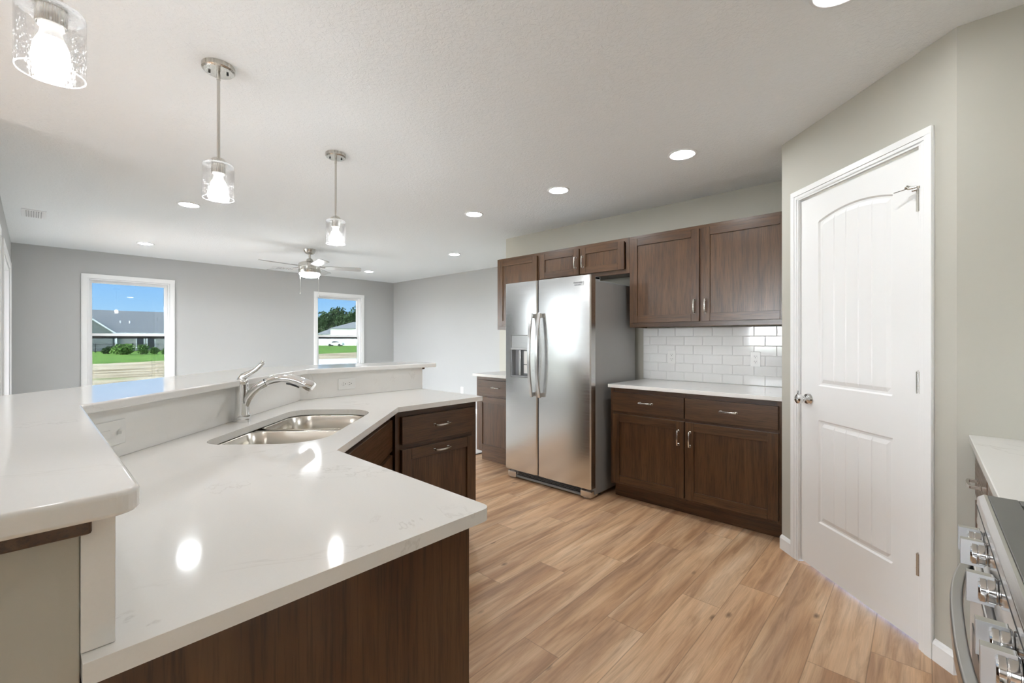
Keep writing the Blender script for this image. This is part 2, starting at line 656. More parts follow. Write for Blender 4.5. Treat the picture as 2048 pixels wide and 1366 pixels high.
baseboard('baseboard_pantry_left', pd(0.0), pd(.096), 'short white baseboard left of the pantry door')
baseboard('baseboard_pantry_right', pd(.942), pd(PW_), 'short white baseboard right of the pantry door')
baseboard('baseboard_corner', (.093, 2.3722), (.19, 2.3722), 'white baseboard under the wall beside the range counter')
baseboard('baseboard_living_side', (WX + .016, WY), (-3.62, WY), 'white baseboard along the pale living room side wall')
baseboard('baseboard_far', (WX, -.17), (WX, WY), 'white baseboard below the two far windows')


# ------------------------------------------------------------------ windows
def make_window(name, label, y0, y1, z0, z1):
    """double-hung window in the far wall; local x across, -y into the room"""
    w, h = y1 - y0, z1 - z0
    root = thing(name, label, 'window', (WX, y0, z0), PI / 2, kind='structure')
    cw = .058
    b = MB()
    for (xa, xb, za, zb) in ((-cw, 0, -.0, h), (w, w + cw, -.0, h), (-cw, w + cw, h, h + cw), (-cw, w + cw, -cw, 0)):
        b.box(xa, xb, -.016, -.001, za, zb)
        b.box(xa + .012 if xa < 0 and xb <= 0 else xa, xb - .012 if xb > w and xa >= w else xb, -.021, -.016, za, zb)
    b.build('casing', M['trim'], root, .002)
    b = MB()
    b.box(-.001 + .002, .018, 0, .125, 0, h)
    b.box(w - .018, w - .001, 0, .125, 0, h)
    b.box(.018, w - .018, 0, .125, h - .018, h - .001)
    b.box(.018, w - .018, 0, .125, .001, .018)
    b.build('jamb', M['vinyl'], root, .001)
    mid = h * .4957
    for nm, za, zb, ya in (('upper_sash', mid - .032, h - .018, .085), ('lower_sash', .018, mid + .034, .050)):
        fw = .034
        b = MB()
        b.box(.018, .018 + fw, ya, ya + .032, za, zb)
        b.box(w - .018 - fw, w - .018, ya, ya + .032, za, zb)
        b.box(.018 + fw, w - .018 - fw, ya, ya + .032, zb - fw, zb)
        b.box(.018 + fw, w - .018 - fw, ya, ya + .032, za, za + fw)
        so = b.build(nm, M['vinyl'], root, .002)
        b = MB()
        b.box(.018 + fw, w - .018 - fw, ya + .014, ya + .018, za + fw, zb - fw)
        b.build('glass_pane', M['glass_tint'], so)
    return root


make_window('window_1', 'white double-hung window showing the grey-roofed house and shrubs', WIN[0][0], WIN[0][1], WIN[0][2], WIN[0][3])
make_window('window_2', 'white double-hung window beside the room corner, showing trees and a parked car', WIN[1][0], WIN[1][1], WIN[1][2], WIN[1][3])


def make_glazing(name, label, cat, loc, rotz, w, h, leaves, casing=True, kind='structure'):
    """framed glazing: local x across, +y outward"""
    root = thing(name, label, cat, loc, rotz, kind=kind)
    cw = .06
    if casing:
        b = MB()
        b.box(-cw, 0, -.017, -.001, 0, h + cw)
        b.box(w, w + cw, -.017, -.001, 0, h + cw)
        b.box(0, w, -.017, -.001, h, h + cw)
        b.build('casing', M['trim'], root, .002)
    b = MB()
    b.box(.001, .03, 0, .13, 0, h)
    b.box(w - .03, w - .001, 0, .13, 0, h)
    b.box(.03, w - .03, 0, .13, h - .03, h - .001)
    b.box(.03, w - .03, 0, .13, .001, .03)
    b.build('frame', M['vinyl'], root, .001)
    lw = (w - .06) / leaves
    for i in range(leaves):
        xa, ya = .03 + i * lw, .035 + .045 * (i % 2)
        fw = .06
        b = MB()
        b.box(xa, xa + fw, ya, ya + .035, .03, h - .03)
        b.box(xa + lw - fw, xa + lw, ya, ya + .035, .03, h - .03)
        b.box(xa + fw, xa + lw - fw, ya, ya + .035, .03, .03 + fw)
        b.box(xa + fw, xa + lw - fw, ya, ya + .035, h - .03 - fw, h - .03)
        so = b.build('sash', M['vinyl'], root, .002)
        b = MB()
        b.box(xa + fw, xa + lw - fw, ya + .015, ya + .02, .03 + fw, h - .03 - fw)
        b.build('glass_pane', M['glass'] if cat == 'door' else M['glass_tint'], so)
    return root


# left wall faces +y into the room: rotz = pi puts local -y to +y
make_glazing('door_2', 'white sliding patio door at the left edge beside the far wall', 'door', (DOOR_L[0][1], -.184, 0), PI, 1.81, 2.07, 2)
make_glazing('window_3', 'window in the left living room wall nearer the island', 'window', (DOOR_L[1][1], -.184, .50), PI, 1.25, 1.57, 2)
make_glazing('window_4', 'unseen window added to the dining nook side wall for daylight', 'window', (-3.6, -2.6, .5), PI / 2, 1.4, 1.57, 2)  # unseen nook openings behind the camera, added to let in fill daylight
make_glazing('door_3', 'unseen sliding glass door added to the dining nook end wall for daylight', 'door', (-1.2, -3.5, 0), PI, 1.8, 2.07, 2)
make_glazing('window_5', 'unseen window added to the dining nook end wall for daylight', 'window', (.4, -3.5, .5), PI, 1.0, 1.57, 1)

# ------------------------------------------------------------------ pantry door
dr = thing('door_1', 'white two-panel arched pantry door in the angled wall', 'door', (PL_[0], PL_[1], 0), -PI / 4, kind='structure')
cw = .058
b = MB()      # casing: two-step profile
ci0, ci1, ciz = .158, .881, 2.062
for (xa, xb, za, zb) in ((ci0 - cw, ci0, 0, ciz), (ci1, ci1 + cw, 0, ciz), (ci0 - cw, ci1 + cw, ciz, ciz + cw)):
    b.box(xa, xb, -.010, -.0005, za, zb)
for (xa, xb, za, zb) in ((ci0 - cw, ci0 - .028, 0, ciz + .028), (ci1 + .028, ci1 + cw, 0, ciz + .028), (ci0 - cw, ci1 + cw, ciz + .028, ciz + cw)):
    b.box(xa, xb, -.0165, -.010, za, zb)
for (xa, xb, za, zb) in ((ci0 - .028, ci0 - .012, 0, ciz + .012), (ci1 + .012, ci1 + .028, 0, ciz + .012), (ci0 - .028, ci1 + .028, ciz + .012, ciz + .028)):
    b.box(xa, xb, -.0135, -.010, za, zb)
b.build('casing', M['trim'], dr, .0025)
b = MB()
b.box(O0 + .001, ci0 + .001, -.0004, .108, 0, OZ - .001)
b.box(ci1 - .001, O1 - .001, -.0004, .108, 0, OZ - .001)
b.box(ci0 + .001, ci1 - .001, -.0004, .108, ciz - .001, OZ - .001)
b.box(ci0 + .001, ci0 + .012, .045, .06, 0, ciz - .001)
b.box(ci1 - .012, ci1 - .001, .045, .06, 0, ciz - .001)
b.build('jamb', M['trim'], dr, .001)
SX0, SX1, SZ0, SZ1 = .163, .876, .014, 2.054
SW, SH = SX1 - SX0, SZ1 - SZ0
pl, pr_ = .132, SW - .130


def arch(s, base, rise):
    u = (s - pl) / (pr_ - pl)
    if u <= 0 or u >= 1: return base
    return base + rise * (1 - (2 * u - 1) ** 2)


inner = [pl + .034 + (pr_ - pl - .068) * i / 24 for i in range(25)]
grooves = [pl + .034 + (pr_ - pl - .068) * i / 5 for i in range(1, 5)]
cols = [0, pl, pl + .007, pl + .016, pl + .034] + inner[1:-1] + [pr_ - .034, pr_ - .016, pr_ - .007, pr_, SW]
for g in grooves: cols += [g - .0035, g, g + .0035]
cols = sorted(set(round(c, 5) for c in cols))
rowspec = []
bmd = MB()
grid = []
OFF = [0, .007, .016, .036]
DEP = [0, -.007, -.0075, -.001]


def coldist(s):
    return min(s - pl, pr_ - s)


def depth_at(dist_c, dist_r, s, interior):
    def prof(d):
        if d <= 0: return 0.0
        if d < .007: return -.008 * d / .007
        if d < .016: return -.008
        if d < .036: return -.008 + .0065 * (d - .016) / .020
        return -.0015
    a, c = prof(dist_c), prof(dist_r)
    dmin = min(dist_c, dist_r)
    r = prof(dmin)
    if interior:
        for g in grooves:
            if abs(s - g) < .001: r = -.0045
    return r


for s in cols:
    cd = coldist(s)
    colv = [(0, 0.0)]
    for (zb, zt, rise) in ((.278 - SZ0, .834 - SZ0, 0), (1.018 - SZ0, 1.908 - SZ0, .036)):
        t_ = arch(s, zt, rise)
        for q in OFF: colv.append((zb + q, depth_at(cd, q, s, q >= .036)))
        for q in OFF[::-1]: colv.append((t_ - q, depth_at(cd, q, s, q >= .036)))
    colv.append((SH, 0.0))
    grid.append([bmd.v((SX0 + s, .006 - d, SZ0 + z)) for z, d in colv])
for a, c in zip(grid, grid[1:]):
    for i in range(len(a) - 1):
        bmd._f([a[i], c[i], c[i + 1], a[i + 1]])
# back and rim of the slab
f0 = [grid[0][0], grid[-1][0], grid[-1][-1], grid[0][-1]]
bk = [bmd.v((v.co.x, .041, v.co.z)) for v in f0]
bmd._f(bk[::-1])
bmd._f([g[0] for g in grid] + [bk[1], bk[0]])
bmd._f([g[-1] for g in grid][::-1] + [bk[3], bk[2]])
bmd._f(grid[0][::-1] + [bk[0], bk[3]])
bmd._f(grid[-1] + [bk[2], bk[1]])
slab = bmd.build('door_slab', M['door'], dr)
# knob
b = MB()
kx, kz = SX0 + .062, .938
b.lathe([(0, .0055), (.031, .0055), (.032, .002), (.027, -.008), (.014, -.012), (.011, -.014), (.011, -.030), (.016, -.033), (.025, -.042), (.0275, -.052), (.025, -.061), (.015, -.067), (0, -.068)], 28, (kx, 0, kz), 'y')
b.build('knob', M['chrome'], slab, smooth=40)
b = MB()
b.box(kx - .003, kx + .003, -.058, -.052, kz + .02, kz + .046)
b.box(kx - .004, kx + .006, -.060, -.050, kz + .018, kz + .034)
b.build('knob_key', M['chrome'], slab, .001)


def hinge(z):
    b = MB()
    b.box(SX1 - .009, SX1 + .004, -.0005, .0062, z, z + .09)
    b.tube([(SX1 + .002, -.007, z), (SX1 + .002, -.007, z + .09)], .0075, 12)
    for q in (.03, .06):
        b.lathe([(.0082, -.0006), (.0082, .0006)], 12, (SX1 + .002, -.007, z + q))
    b.lathe([(0, .0), (.0045, .0), (.0045, .004), (0, .005)], 10, (SX1 + .003, -.006, z + .09))
    b.build('hinge', M['nickel'], dr, smooth=40)


for z in (.30, 1.047, 1.795): hinge(z)
b = MB()      # hinge-pin door stop on the top hinge
hz = 1.895
b.tube([(SX1 + .003, -.006, hz - .008), (SX1 + .003, -.006, hz + .002)], .010, 12)
b.tube([(SX1, -.012, hz), (SX1 - .022, -.030, hz)], .006, 10)
b.tube([(SX1 - .022, -.030, hz), (SX1 - .070, -.044, hz - .003)], .0022, 8)
b.tube([(SX1 - .020, -.026, hz + .002), (SX1 - .026, -.034, hz + .010)], .008, 10)
b.tube([(SX1 + .002, -.014, hz - .01), (SX1 - .010, -.024, hz - .012)], .006, 10)
b.build('door_stop', M['nickel'], dr, smooth=40)


# ------------------------------------------------------------------ cabinets
def pull_mesh():
    """bridge pull along x, standing on y=0, out towards -y"""
    b = MB()
    hl = .048
    for sx in (-1, 1):
        b.box(sx * hl - .008, sx * hl + .008, -.004, 0, -.007, .007)
        b.box(sx * hl - .0055, sx * hl + .0055, -.026, -.004, -.005, .005)
    pts = []
    n = 10
    for i in range(n + 1):
        u = -1 + 2 * i / n
        pts.append((u * (hl + .005), -.024 - .006 * (1 - u * u), 0))
    b.tube(pts, .0046, 4, square=True, flat=(1.0, 1.0))
    bmesh.ops.bevel(b.bm, geom=list(b.bm.edges), offset=.0009, segments=1, affect='EDGES')
    return b


_pull = pull_mesh()
PULL = bpy.data.meshes.new('handle')
bmesh.ops.recalc_face_normals(_pull.bm, faces=_pull.bm.faces)
_pull.bm.to_mesh(PULL)
_pull.bm.free()
PULL.materials.append(M['pull'])


def handle(parent, x, y, z, vert=False):
    o = bpy.data.objects.new('handle', PULL)
    COL.objects.link(o)
    o.parent = parent
    o.location = (x, y, z)
    if vert: o.rotation_euler = (0, PI / 2, 0)
    return o


def shaker(parent, x0, x1, z0, z1, rail=.060, name='door'):
    y0, y1 = -.021, -.001
    b = MB()
    g = .0006
    b.box(x0, x0 + rail, y0, y1, z0, z1, 0)
    b.box(x1 - rail, x1, y0, y1, z0, z1, 0)
    b.box(x0 + rail + g, x1 - rail - g, y0, y1, z1 - rail, z1, 1)
    b.box(x0 + rail + g, x1 - rail - g, y0, y1, z0, z0 + rail, 1)
    b.box(x0 + rail - .004, x1 - rail + .004, y0 + .0095, y1 - .003, z0 + rail - .004, z1 - rail + .004, 0)
    return b.build(name, [M['oak_v'], M['oak_h']], parent, .0012, 1)


def slabfront(parent, x0, x1, z0, z1, name='drawer'):
    b = MB()
    b.box(x0, x1, -.021, -.001, z0, z1)
    return b.build(name, M['oak_h'], parent, .003, 2)


def base_cab(label, loc, rotz, w, h=.887, depth=.605, fronts=(), stiles=(), group='dark oak base cabinets', toe=.075, end_l=False, end_r=False):
    """local: x across the front, y=0 face frame, +y into the box"""
    root = thing('base_cabinet', label, 'cabinet', loc, rotz, group)
    b = MB()
    b.box(0, w, .019, depth, .115, h - .001)                      # box
    for x0, x1 in stiles: b.box(x0, x1, 0, .019, .115, h - .001, 0)
    xs = sorted(stiles)
    for (a, c) in zip(xs, xs[1:]):
        for z0, z1 in ((.115, .150), (.675, .705), (h - .035, h - .001)):
            b.box(a[1], c[0], 0, .019, z0, z1, 1)
    b.build('carcass', [M['oak_v'], M['oak_h']], root, .0008, 1)
    b = MB()
    b.box(.004 if end_l else 0, w, toe, toe + .016, 0, .114)
    b.box(0, .016, toe + .016, depth, 0, .114)
    b.box(w - .016, w, toe + .016, depth, 0, .114)
    b.build('toe_kick', M['oak_h'], root)
    for f in fronts: f(root)
    return root


def fr_drawer(x0, x1, z0=.702, z1=.852, grip=True):
    def go(root):
        d = slabfront(root, x0, x1, z0, z1)
        if grip: handle(d, (x0 + x1) / 2, -.021, (z0 + z1) / 2 + .007)
    return go


def fr_door(x0, x1, hx=None, hz=.564, z0=.134, z1=.681, top=False):
    def go(root):
        d = shaker(root, x0, x1, z0, z1)
        if hx is not None: handle(d, hx, -.021, hz, True)
        if top: handle(d, (x0 + x1) / 2, -.021, z1 - .033)
    return go


FY = BY - .61          # face frame plane of the rear-wall base cabinets
X0 = -1.850
Wd = 1.216
base_cab('wide dark oak base cabinet under the white tiled counter, left of the pantry door', (X0, FY, 0), 0, Wd,
         fronts=[fr_drawer(.026, .598), fr_drawer(.606, 1.188), fr_door(.026, .598, .560), fr_door(.608, 1.188, .643)],
         stiles=[(0, .038), (.583, .622), (Wd - .038, Wd)], depth=.608)
base_cab('greyish narrow base cabinet half hidden left of the refrigerator', (-3.443, FY, 0), 0, .60,
         fronts=[fr_drawer(.045, .575), fr_door(.045, .575, .537)], stiles=[(0, .058), (.562, .60)], depth=.608)


def counter(name, label, cat, pts, z0, z1, bevel=.004, mat='quartz'):
    b = MB()
    b.prism(pts, z0, z1)
    c = Vector((sum(p[0] for p in pts) / len(pts), sum(p[1] for p in pts) / len(pts), z0))
    return tag(b.build(name, M[mat], None, bevel, 3, origin=c), label, cat)


def rounded(pts, radii, n=6):
    out = []
    m = len(pts)
    for i, p in enumerate(pts):
        r = radii.get(i, 0)
        if not r:
            out.append(p)
            continue
        p = Vector(p)
        a = (Vector(pts[i - 1]) - p).normalized()
        c = (Vector(pts[(i + 1) % m]) - p).normalized()
        ang = a.angle(c)
        d = r / math.tan(ang / 2)
        o = p + (a + c).normalized() * (r / math.sin(ang / 2))
        s0, s1 = p + a * d - o, p + c * d - o
        t0 = math.atan2(s0.y, s0.x)
        t1 = math.atan2(s1.y, s1.x)
        dt = (t1 - t0 + PI) % (2 * PI) - PI
        for k in range(n + 1):
            t = t0 + dt * k / n
            out.append((o.x + r * math.cos(t), o.y + r * math.sin(t)))
    return out


counter('countertop', 'white quartz counter below the subway tile backsplash', 'countertop',
        [(-1.852, 3.124), (-.633, 3.124), (-.633, BY - .001), (-1.852, BY - .001)], .8875, .914, .003)
counter('countertop', 'short white quartz counter left of the refrigerator', 'countertop',
        [(-3.462, 3.124), (-2.850, 3.124), (-2.850, BY - .001), (-3.462, BY - .001)], .8875, .914, .003)

# uppers
UF = BY - .305


def upper_cab(label, x0, x1, z0, z1, doors):
    root = thing('wall_cabinet', label, 'cabinet', (x0, UF, z0), 0, 'dark oak wall cabinets')
    w, h = x1 - x0, z1 - z0
    b = MB()
    b.box(0, w, .019, .303, .012, h)
    sw = .035
    b.box(0, sw, 0, .019, 0, h, 0)
    b.box(w - sw, w, 0, .019, 0, h, 0)
    b.box(sw, w - sw, 0, .019, h - .038, h, 1)
    b.box(sw, w - sw, 0, .019, 0, .038, 1)
    b.box(0, .012, .019, .303, 0, .012)
    b.box(w - .012, w, .019, .303, 0, .012)
    if len(doors) == 2:
        b.box(w / 2 - .019, w / 2 + .019, 0, .019, .038, h - .038, 0)
    b.build('carcass', [M['oak_v'], M['oak_h']], root, .0008, 1)
    for (a, c, za, zb, hx, hz) in doors:
        d = shaker(root, a - x0, c - x0, za - z0, zb - z0)
        if hx is not None: handle(d, hx - x0, -.021, hz - z0, True)
    return root


upper_cab('wide dark oak wall cabinet with two tall doors above the white tile', -1.846, -.633, 1.372, 2.144,
          [(-1.826, -1.256, 1.408, 2.117, -1.289, 1.524), (-1.236, -.655, 1.408, 2.117, -1.206, 1.524)])
upper_cab('short dark oak wall cabinet with two small doors above the refrigerator', -2.836, -1.847, 1.840, 2.144,
          [(-2.820, -2.355, 1.874, 2.116, -2.388, 1.985), (-2.340, -1.890, 1.874, 2.116, -2.307, 1.985)])
upper_cab('tall single-door dark oak wall cabinet at the left end of the row', -3.439, -2.837, 1.377, 2.144,
          [(-3.402, -2.863, 1.410, 2.117, -2.90, 1.52)])

# ------------------------------------------------------------------ subway tile
b = MB()
y1 = BY - .0005
b.box(-1.868, -.633, y1 - .004, y1, .9145, 1.371, 1)
tw, th = .1542, .0762
x_off = -1.8814
for r in range(6):
    z0 = .9155 + r * .0760
    z1 = min(z0 + .0745, 1.371)
    x = x_off - (tw / 2 if r % 2 == 0 else 0)
    while x < -.633:
        a, c = max(x + .0009, -1.868), min(x + tw - .0009, -.634)
        if c - a > .006:
            n0 = len(b.bm.verts)
            i = .0035
            p = [b.v(q) for q in ((a, y1 - .004, z0), (c, y1 - .004, z0), (c, y1 - .004, z1), (a, y1 - .004, z1))]
            m_ = [b.v(q) for q in ((a, y1 - .0065, z0), (c, y1 - .0065, z0), (c, y1 - .0065, z1), (a, y1 - .0065, z1))]
            q_ = [b.v(q) for q in ((a + i, y1 - .0085, z0 + i), (c - i, y1 - .0085, z0 + i), (c - i, y1 - .0085, z1 - i), (a + i, y1 - .0085, z1 - i))]
            for u in range(4):
                v_ = (u + 1) % 4
                b._f([p[u], p[v_], m_[v_], m_[u]])
                b._f([m_[u], m_[v_], q_[v_], q_[u]])
            b._f(q_)
        x += tw
tag(b.build('tile_backsplash', [M['tile'], M['grout']], None, origin=(-1.25, y1, .914)), 'glossy white subway tile backsplash under the wide wall cabinet', 'backsplash')


# ------------------------------------------------------------------ outlets
def outlet(label, loc, rotz, horizontal=False, kind='duplex', group='white outlet plates'):
    root = thing('outlet', label, 'outlet', loc, rotz, group)
    gang = 2 if kind == 'combo' else 1
    w, h = (.070, .114) if gang == 1 else (.114, .074)
    if horizontal: w, h = h, w
    b = MB()
    b.box(-w / 2, w / 2, -.006, -.0004, -h / 2, h / 2)
    b.build('cover_plate', M['plate'], root, .002)

    def duplex(cx):
        for s in (-1, 1):
            bb, ss = MB(), MB()
            ox, oz = (s * .0195, 0) if horizontal else (0, s * .0195)
            ox += cx
            bb.lathe([(.0155, -.006), (.0155, -.0075), (0, -.0078)], 20, (ox, 0, oz), 'y')
            for (dx, dz, l) in ((-.006, .004, .008), (.006, .004, .0065)):
                if horizontal: ss.box(ox - dz - l / 2, ox - dz + l / 2, -.0083, -.0074, oz + dx - .0012, oz + dx + .0012)
                else: ss.box(ox + dx - .0012, ox + dx + .0012, -.0083, -.0074, oz + dz - l / 2, oz + dz + l / 2)
            ss.lathe([(.0026, -.0074), (.0026, -.0083), (0, -.0083)], 10, (ox + (.008 if horizontal else 0), 0, oz - (0 if horizontal else .008)), 'y')
            r_ = bb.build('receptacle', M['plate'], root, smooth=40)
            ss.build('slots', M['slot'], r_)

    if kind == 'duplex': duplex(0)
    elif kind == 'combo':
        b = MB()
        b.box(-.046, .000, -.0085, -.006, -.012, .012)
        b.build('toggle_switch', M['plate'], root, .001)
        b = MB()
        b.prism([(-.003, -.004), (.003, -.004), (.003, .006), (-.003, .006)], -.02, -.0085, axis='y')
        b.rot(Matrix.Translation((.027, 0, 0)))
        b.build('toggle_lever', M['plate'], root, .001)
        b = MB()
        b.box(-.0385, -.0305, -.0095, -.0084, -.001, .001)
        b.box(-.030, -.028, -.0095, -.0084, -.007, .002)
        b.build('slots', M['slot'], root)
    elif kind == 'blank': pass
    return root


outlet('white upright outlet on the tile near the refrigerator', (-1.602, BY - .009, 1.117), 0)
outlet('white upright outlet on the tile near the pantry door', (-.945, BY - .009, 1.117), 0)
outlet('white sideways outlet on the island backsplash right of the faucet', (-2.66, 1.340, .991), PI / 2, True)
outlet('white double-wide switch plate on the island backsplash by the inner corner', ((-1.605 - 1.345 * math.sqrt(2)) / 2 - 0, (-1.605 + 1.345 * math.sqrt(2)) / 2, .991), 3 * PI / 4, False, 'combo')
outlet('small white outlet low on the pale living room side wall', (-5.947, WY - .001, .378), 0)

# ------------------------------------------------------------------ refrigerator
fx0, fx1, ff = -2.838, -1.912, 2.970
fr = thing('refrigerator', 'stainless side-by-side refrigerator with curved handles and ice dispenser', 'refrigerator', (fx0, ff, 0), 0)
FW = fx1 - fx0
gapx = -2.452 - fx0
b = MB()
b.box(.004, FW - .004, .075, .74, .03, 1.738)
b.build('case', M['steel_dark'], fr, .003)
b = MB()
b.box(.010, FW - .010, .085, .70, 1.7385, 1.745)
for xa in (.012, FW - .055):
    b.box(xa, xa + .043, .045, .155, 1.752, 1.774)
    b.box(xa, xa + .043, .085, .16, 1.739, 1.774)
b.build('hinge_cover', M['greyplastic'], fr, .004)


def fdoor(x0, x1, hole=None):
    b = MB()
    z0, z1 = .088, 1.780
    r = .010
    n = 6
    # gently crowned front outline in plan
    outline = []
    m = 14
    for i in range(m + 1):
        u = i / m
        xx = x0 + r + (x1 - x0 - 2 * r) * u
        outline.append((xx, -.0045 * (1 - (2 * u - 1) ** 2)))
    pts = [(x0, .068), (x0, r * .8)] + outline + [(x1, r * .8), (x1, .068)]
    if not hole:
        b.prism(pts[::-1], z0, z1)
    else:
        hx0, hx1, hz0, hz1 = hole
        b.prism(pts[::-1], z0, hz0)
        b.prism(pts[::-1], hz1, z1)
        def yat(x):
            u = min(1, max(0, (x - x0 - r) / (x1 - x0 - 2 * r)))
            return -.0045 * (1 - (2 * u - 1) ** 2)
        lo = [(x0, .068), (x0, r * .8)] + [(q, yat(q)) for q in [x0 + r + (hx0 - x0 - r) * k / 4 for k in range(5)]] + [(hx0, .068)]
        hi = [(hx1, .068)] + [(q, yat(q)) for q in [hx1 + (x1 - r - hx1) * k / 4 for k in range(5)]] + [(x1, r * .8), (x1, .068)]
        b.prism(lo[::-1], hz0, hz1)
        b.prism(hi[::-1], hz0, hz1)
        b.box(hx0, hx1, .060, .068, hz0, hz1)
    return b.build('door', M['steel'], fr, smooth=30)


dx0, dx1, dz0, dz1 = -2.765 - fx0, -2.549 - fx0, .928, 1.309
ld = fdoor(.0, gapx - .004, (dx0, dx1, dz0, dz1))
rd = fdoor(gapx + .004, FW)
b = MB()
b.box(gapx - .0035, gapx + .0035, .030, .066, .09, 1.775)
b.build('door_gasket', M['black'], fr)


def fhandle(parent, x, side):
    b = MB()
    zc, hl = 1.133, .362
    pts = []
    n = 20
    for i in range(n + 1):
        u = -1 + 2 * i / n
        pts.append((x + side * .010 * (abs(u) ** 2), -.030 - .042 * (1 - u * u), zc + u * hl))
    b.tube(pts, .011, 4, square=True, flat=(1.25, .75), up=(0, 1, 0))
    for u in (-1, 1):
        zz = zc + u * (hl - .022)
        b.box(x + side * .010 - .010, x + side * .010 + .010, -.030, -.002, zz - .018, zz + .018)
    b.build('handle', M['steel'], parent, .003, smooth=40)


fhandle(ld, gapx - .040, -.3)
fhandle(rd, gapx + .044, .3)
# dispenser
b = MB()
b.box(dx0 + .002, dx1 - .002, .004, .060, 1.192, dz1 - .002)
b.build('dispenser_panel', M['steel'], ld, .003)
b = MB()
b.box(dx0 + .002, dx1 - .002, -.008, .058, 1.176, 1.192)
b.build('dispenser_visor', M['steel'], ld, .003)
b = MB()
b.box(dx0 + .002, dx1 - .002, .052, .060, dz0 + .002, 1.176)
b.box(dx0 + .002, dx0 + .010, .000, .052, dz0 + .014, 1.176)
b.box(dx1 - .010, dx1 - .002, .000, .052, dz0 + .014, 1.176)
b.box(dx0 + .002, dx1 - .002, -.006, .052, dz0 + .002, dz0 + .014)
b.build('dispenser_bay', M['greyplastic'], ld, .002)
b = MB()
b.box(dx0 + .085, dx0 + .108, .010, .052, dz0 + .016, 1.172)
b.build('dispenser_chute', M['steel'], ld, .003)
b = MB()
b.box(dx0 + .135, dx0 + .190, .022, .040, 1.045, 1.165)
b.box(dx0 + .135, dx0 + .190, .022, .040, .965, 1.040)
b.build('dispenser_paddle', M['plate'], ld, .004)


def text_mesh(name, body, size, mat, parent, loc, rot, extrude=.0004):
    cu = bpy.data.curves.new(name, 'FONT')
    cu.body = body
    cu.size = size
    cu.align_x = 'CENTER'
    cu.align_y = 'CENTER'
    cu.extrude = extrude
    tmp = bpy.data.objects.new(name, cu)
    COL.objects.link(tmp)
    dg = bpy.context.evaluated_depsgraph_get()
    me = bpy.data.meshes.new_from_object(tmp.evaluated_get(dg))
    bpy.data.objects.remove(tmp)
    me.materials.clear()
    me.materials.append(mat)
    o = bpy.data.objects.new(name, me)
    COL.objects.link(o)
    o.parent = parent
    o.location = loc
    o.rotation_euler = rot
    return o


b = MB()
bx_ = FW - .115
b.box(bx_ - .055, bx_ + .055, -.0035, .0, 1.697, 1.735)
bd_ = b.build('badge', M['steel'], rd, .001)
text_mesh('badge_lettering', 'FRIGIDAIRE', .0165, M['slot'], bd_, (bx_ - .003, -.0038, 1.724), (PI / 2, 0, 0))
text_mesh('badge_lettering', 'GALLERY', .0165, M['slot'], bd_, (bx_ - .003, -.0038, 1.707), (PI / 2, 0, 0))
b = MB()
b.box(bx_ + .047, bx_ + .049, -.0041, -.0034, 1.700, 1.732)
b.build('badge_bar', M['slot'], bd_)
# base grille and feet
b = MB()
b.box(.11, FW - .11, .035, .060, .012, .030)
b.box(.11, FW - .11, .048, .062, .030, .078)
b.build('base_grille', M['greyplastic'], fr, .002)
b = MB()
for k in range(4):
    z = .034 + k * .011
    b.box(.125, FW - .125, .040, .050, z, z + .004)
b.build('grille_slats', M['black'], fr)
for xa in (.012, FW - .112):
    b = MB()
    b.box(xa, xa + .10, .022, .12, .010, .062)
    b.box(xa + .02, xa + .08, .03, .11, .001, .010)
    b.build('foot_cover', M['steel'], fr, .008, 3)
for xa in (.06, FW - .06):
    for ya in (.20, .66):
        b = MB()
        b.lathe([(0, .0005), (.022, .0005), (.022, .029), (0, .029)], 16, (xa, ya, 0))
        b.build('roller', M['black'], fr)

# ------------------------------------------------------------------ island
# half-height wall behind the counter
SQ = math.sqrt(2)


def ysum(s, x): return s - x


f1, f2 = -1.647, -1.810
pony = [(-.70, .036), (f1 - .036, .036), (-2.69, f1 + 2.69), (-2.69, 1.935), (-2.805, 1.935), (-2.805, f2 + 2.805), (f2 + .080, -.080), (-.70, -.080)]
b = MB()
b.prism(pony, 0, 1.050)
struct(b.build('wall_island', M['wall'], None, .002, origin=(-1.7, .4, 0)), 'low greige half wall carrying the raised bar', 'wall')
cap = [(-.697, .048), (f1 - .052, .048), (-2.678, f1 + 2.695), (-2.678, 1.965), (-2.825, 1.965), (-2.825, f2 + 2.812), (f2 + .085, -.098), (-.697, -.098)]
cap = [(-.684, .045), (-.6942, .045), (-.6942, .034), (f1 - .034, .034), (-2.692, f1 + 2.692), (-2.692, 1.965), (-2.825, 1.965), (-2.825, f2 + 2.815), (f2 + .09, -.098), (-.684, -.098)]
b = MB()
b.prism(rounded(cap, {5: .012, 6: .012}), 1.0505, 1.0675)
tag(b.build('wall_cap_board', M['oak_h'], None, .003, origin=(-1.7, .4, 1.05)), 'dark oak cap board on the half wall, under the bar top', 'board')
# bar top
s1_, s2_ = -1.540, -2.150
bar = [(-.667, .088), (s1_ - .088, .088), (-2.617, s1_ + 2.617), (-2.617, 2.012), (-3.03, 2.012), (-3.03, s2_ + 3.03), (s2_ + .33, -.33), (-.667, -.33)]
b = MB()
b.prism(rounded(bar, {0: .03, 7: .03, 3: .012, 4: .02}, 8), 1.068, 1.096)
tag(b.build('bar_top', M['quartz'], None, .006, 3, origin=(-1.7, .4, 1.068)), 'raised white quartz bar top bending around the island', 'countertop')
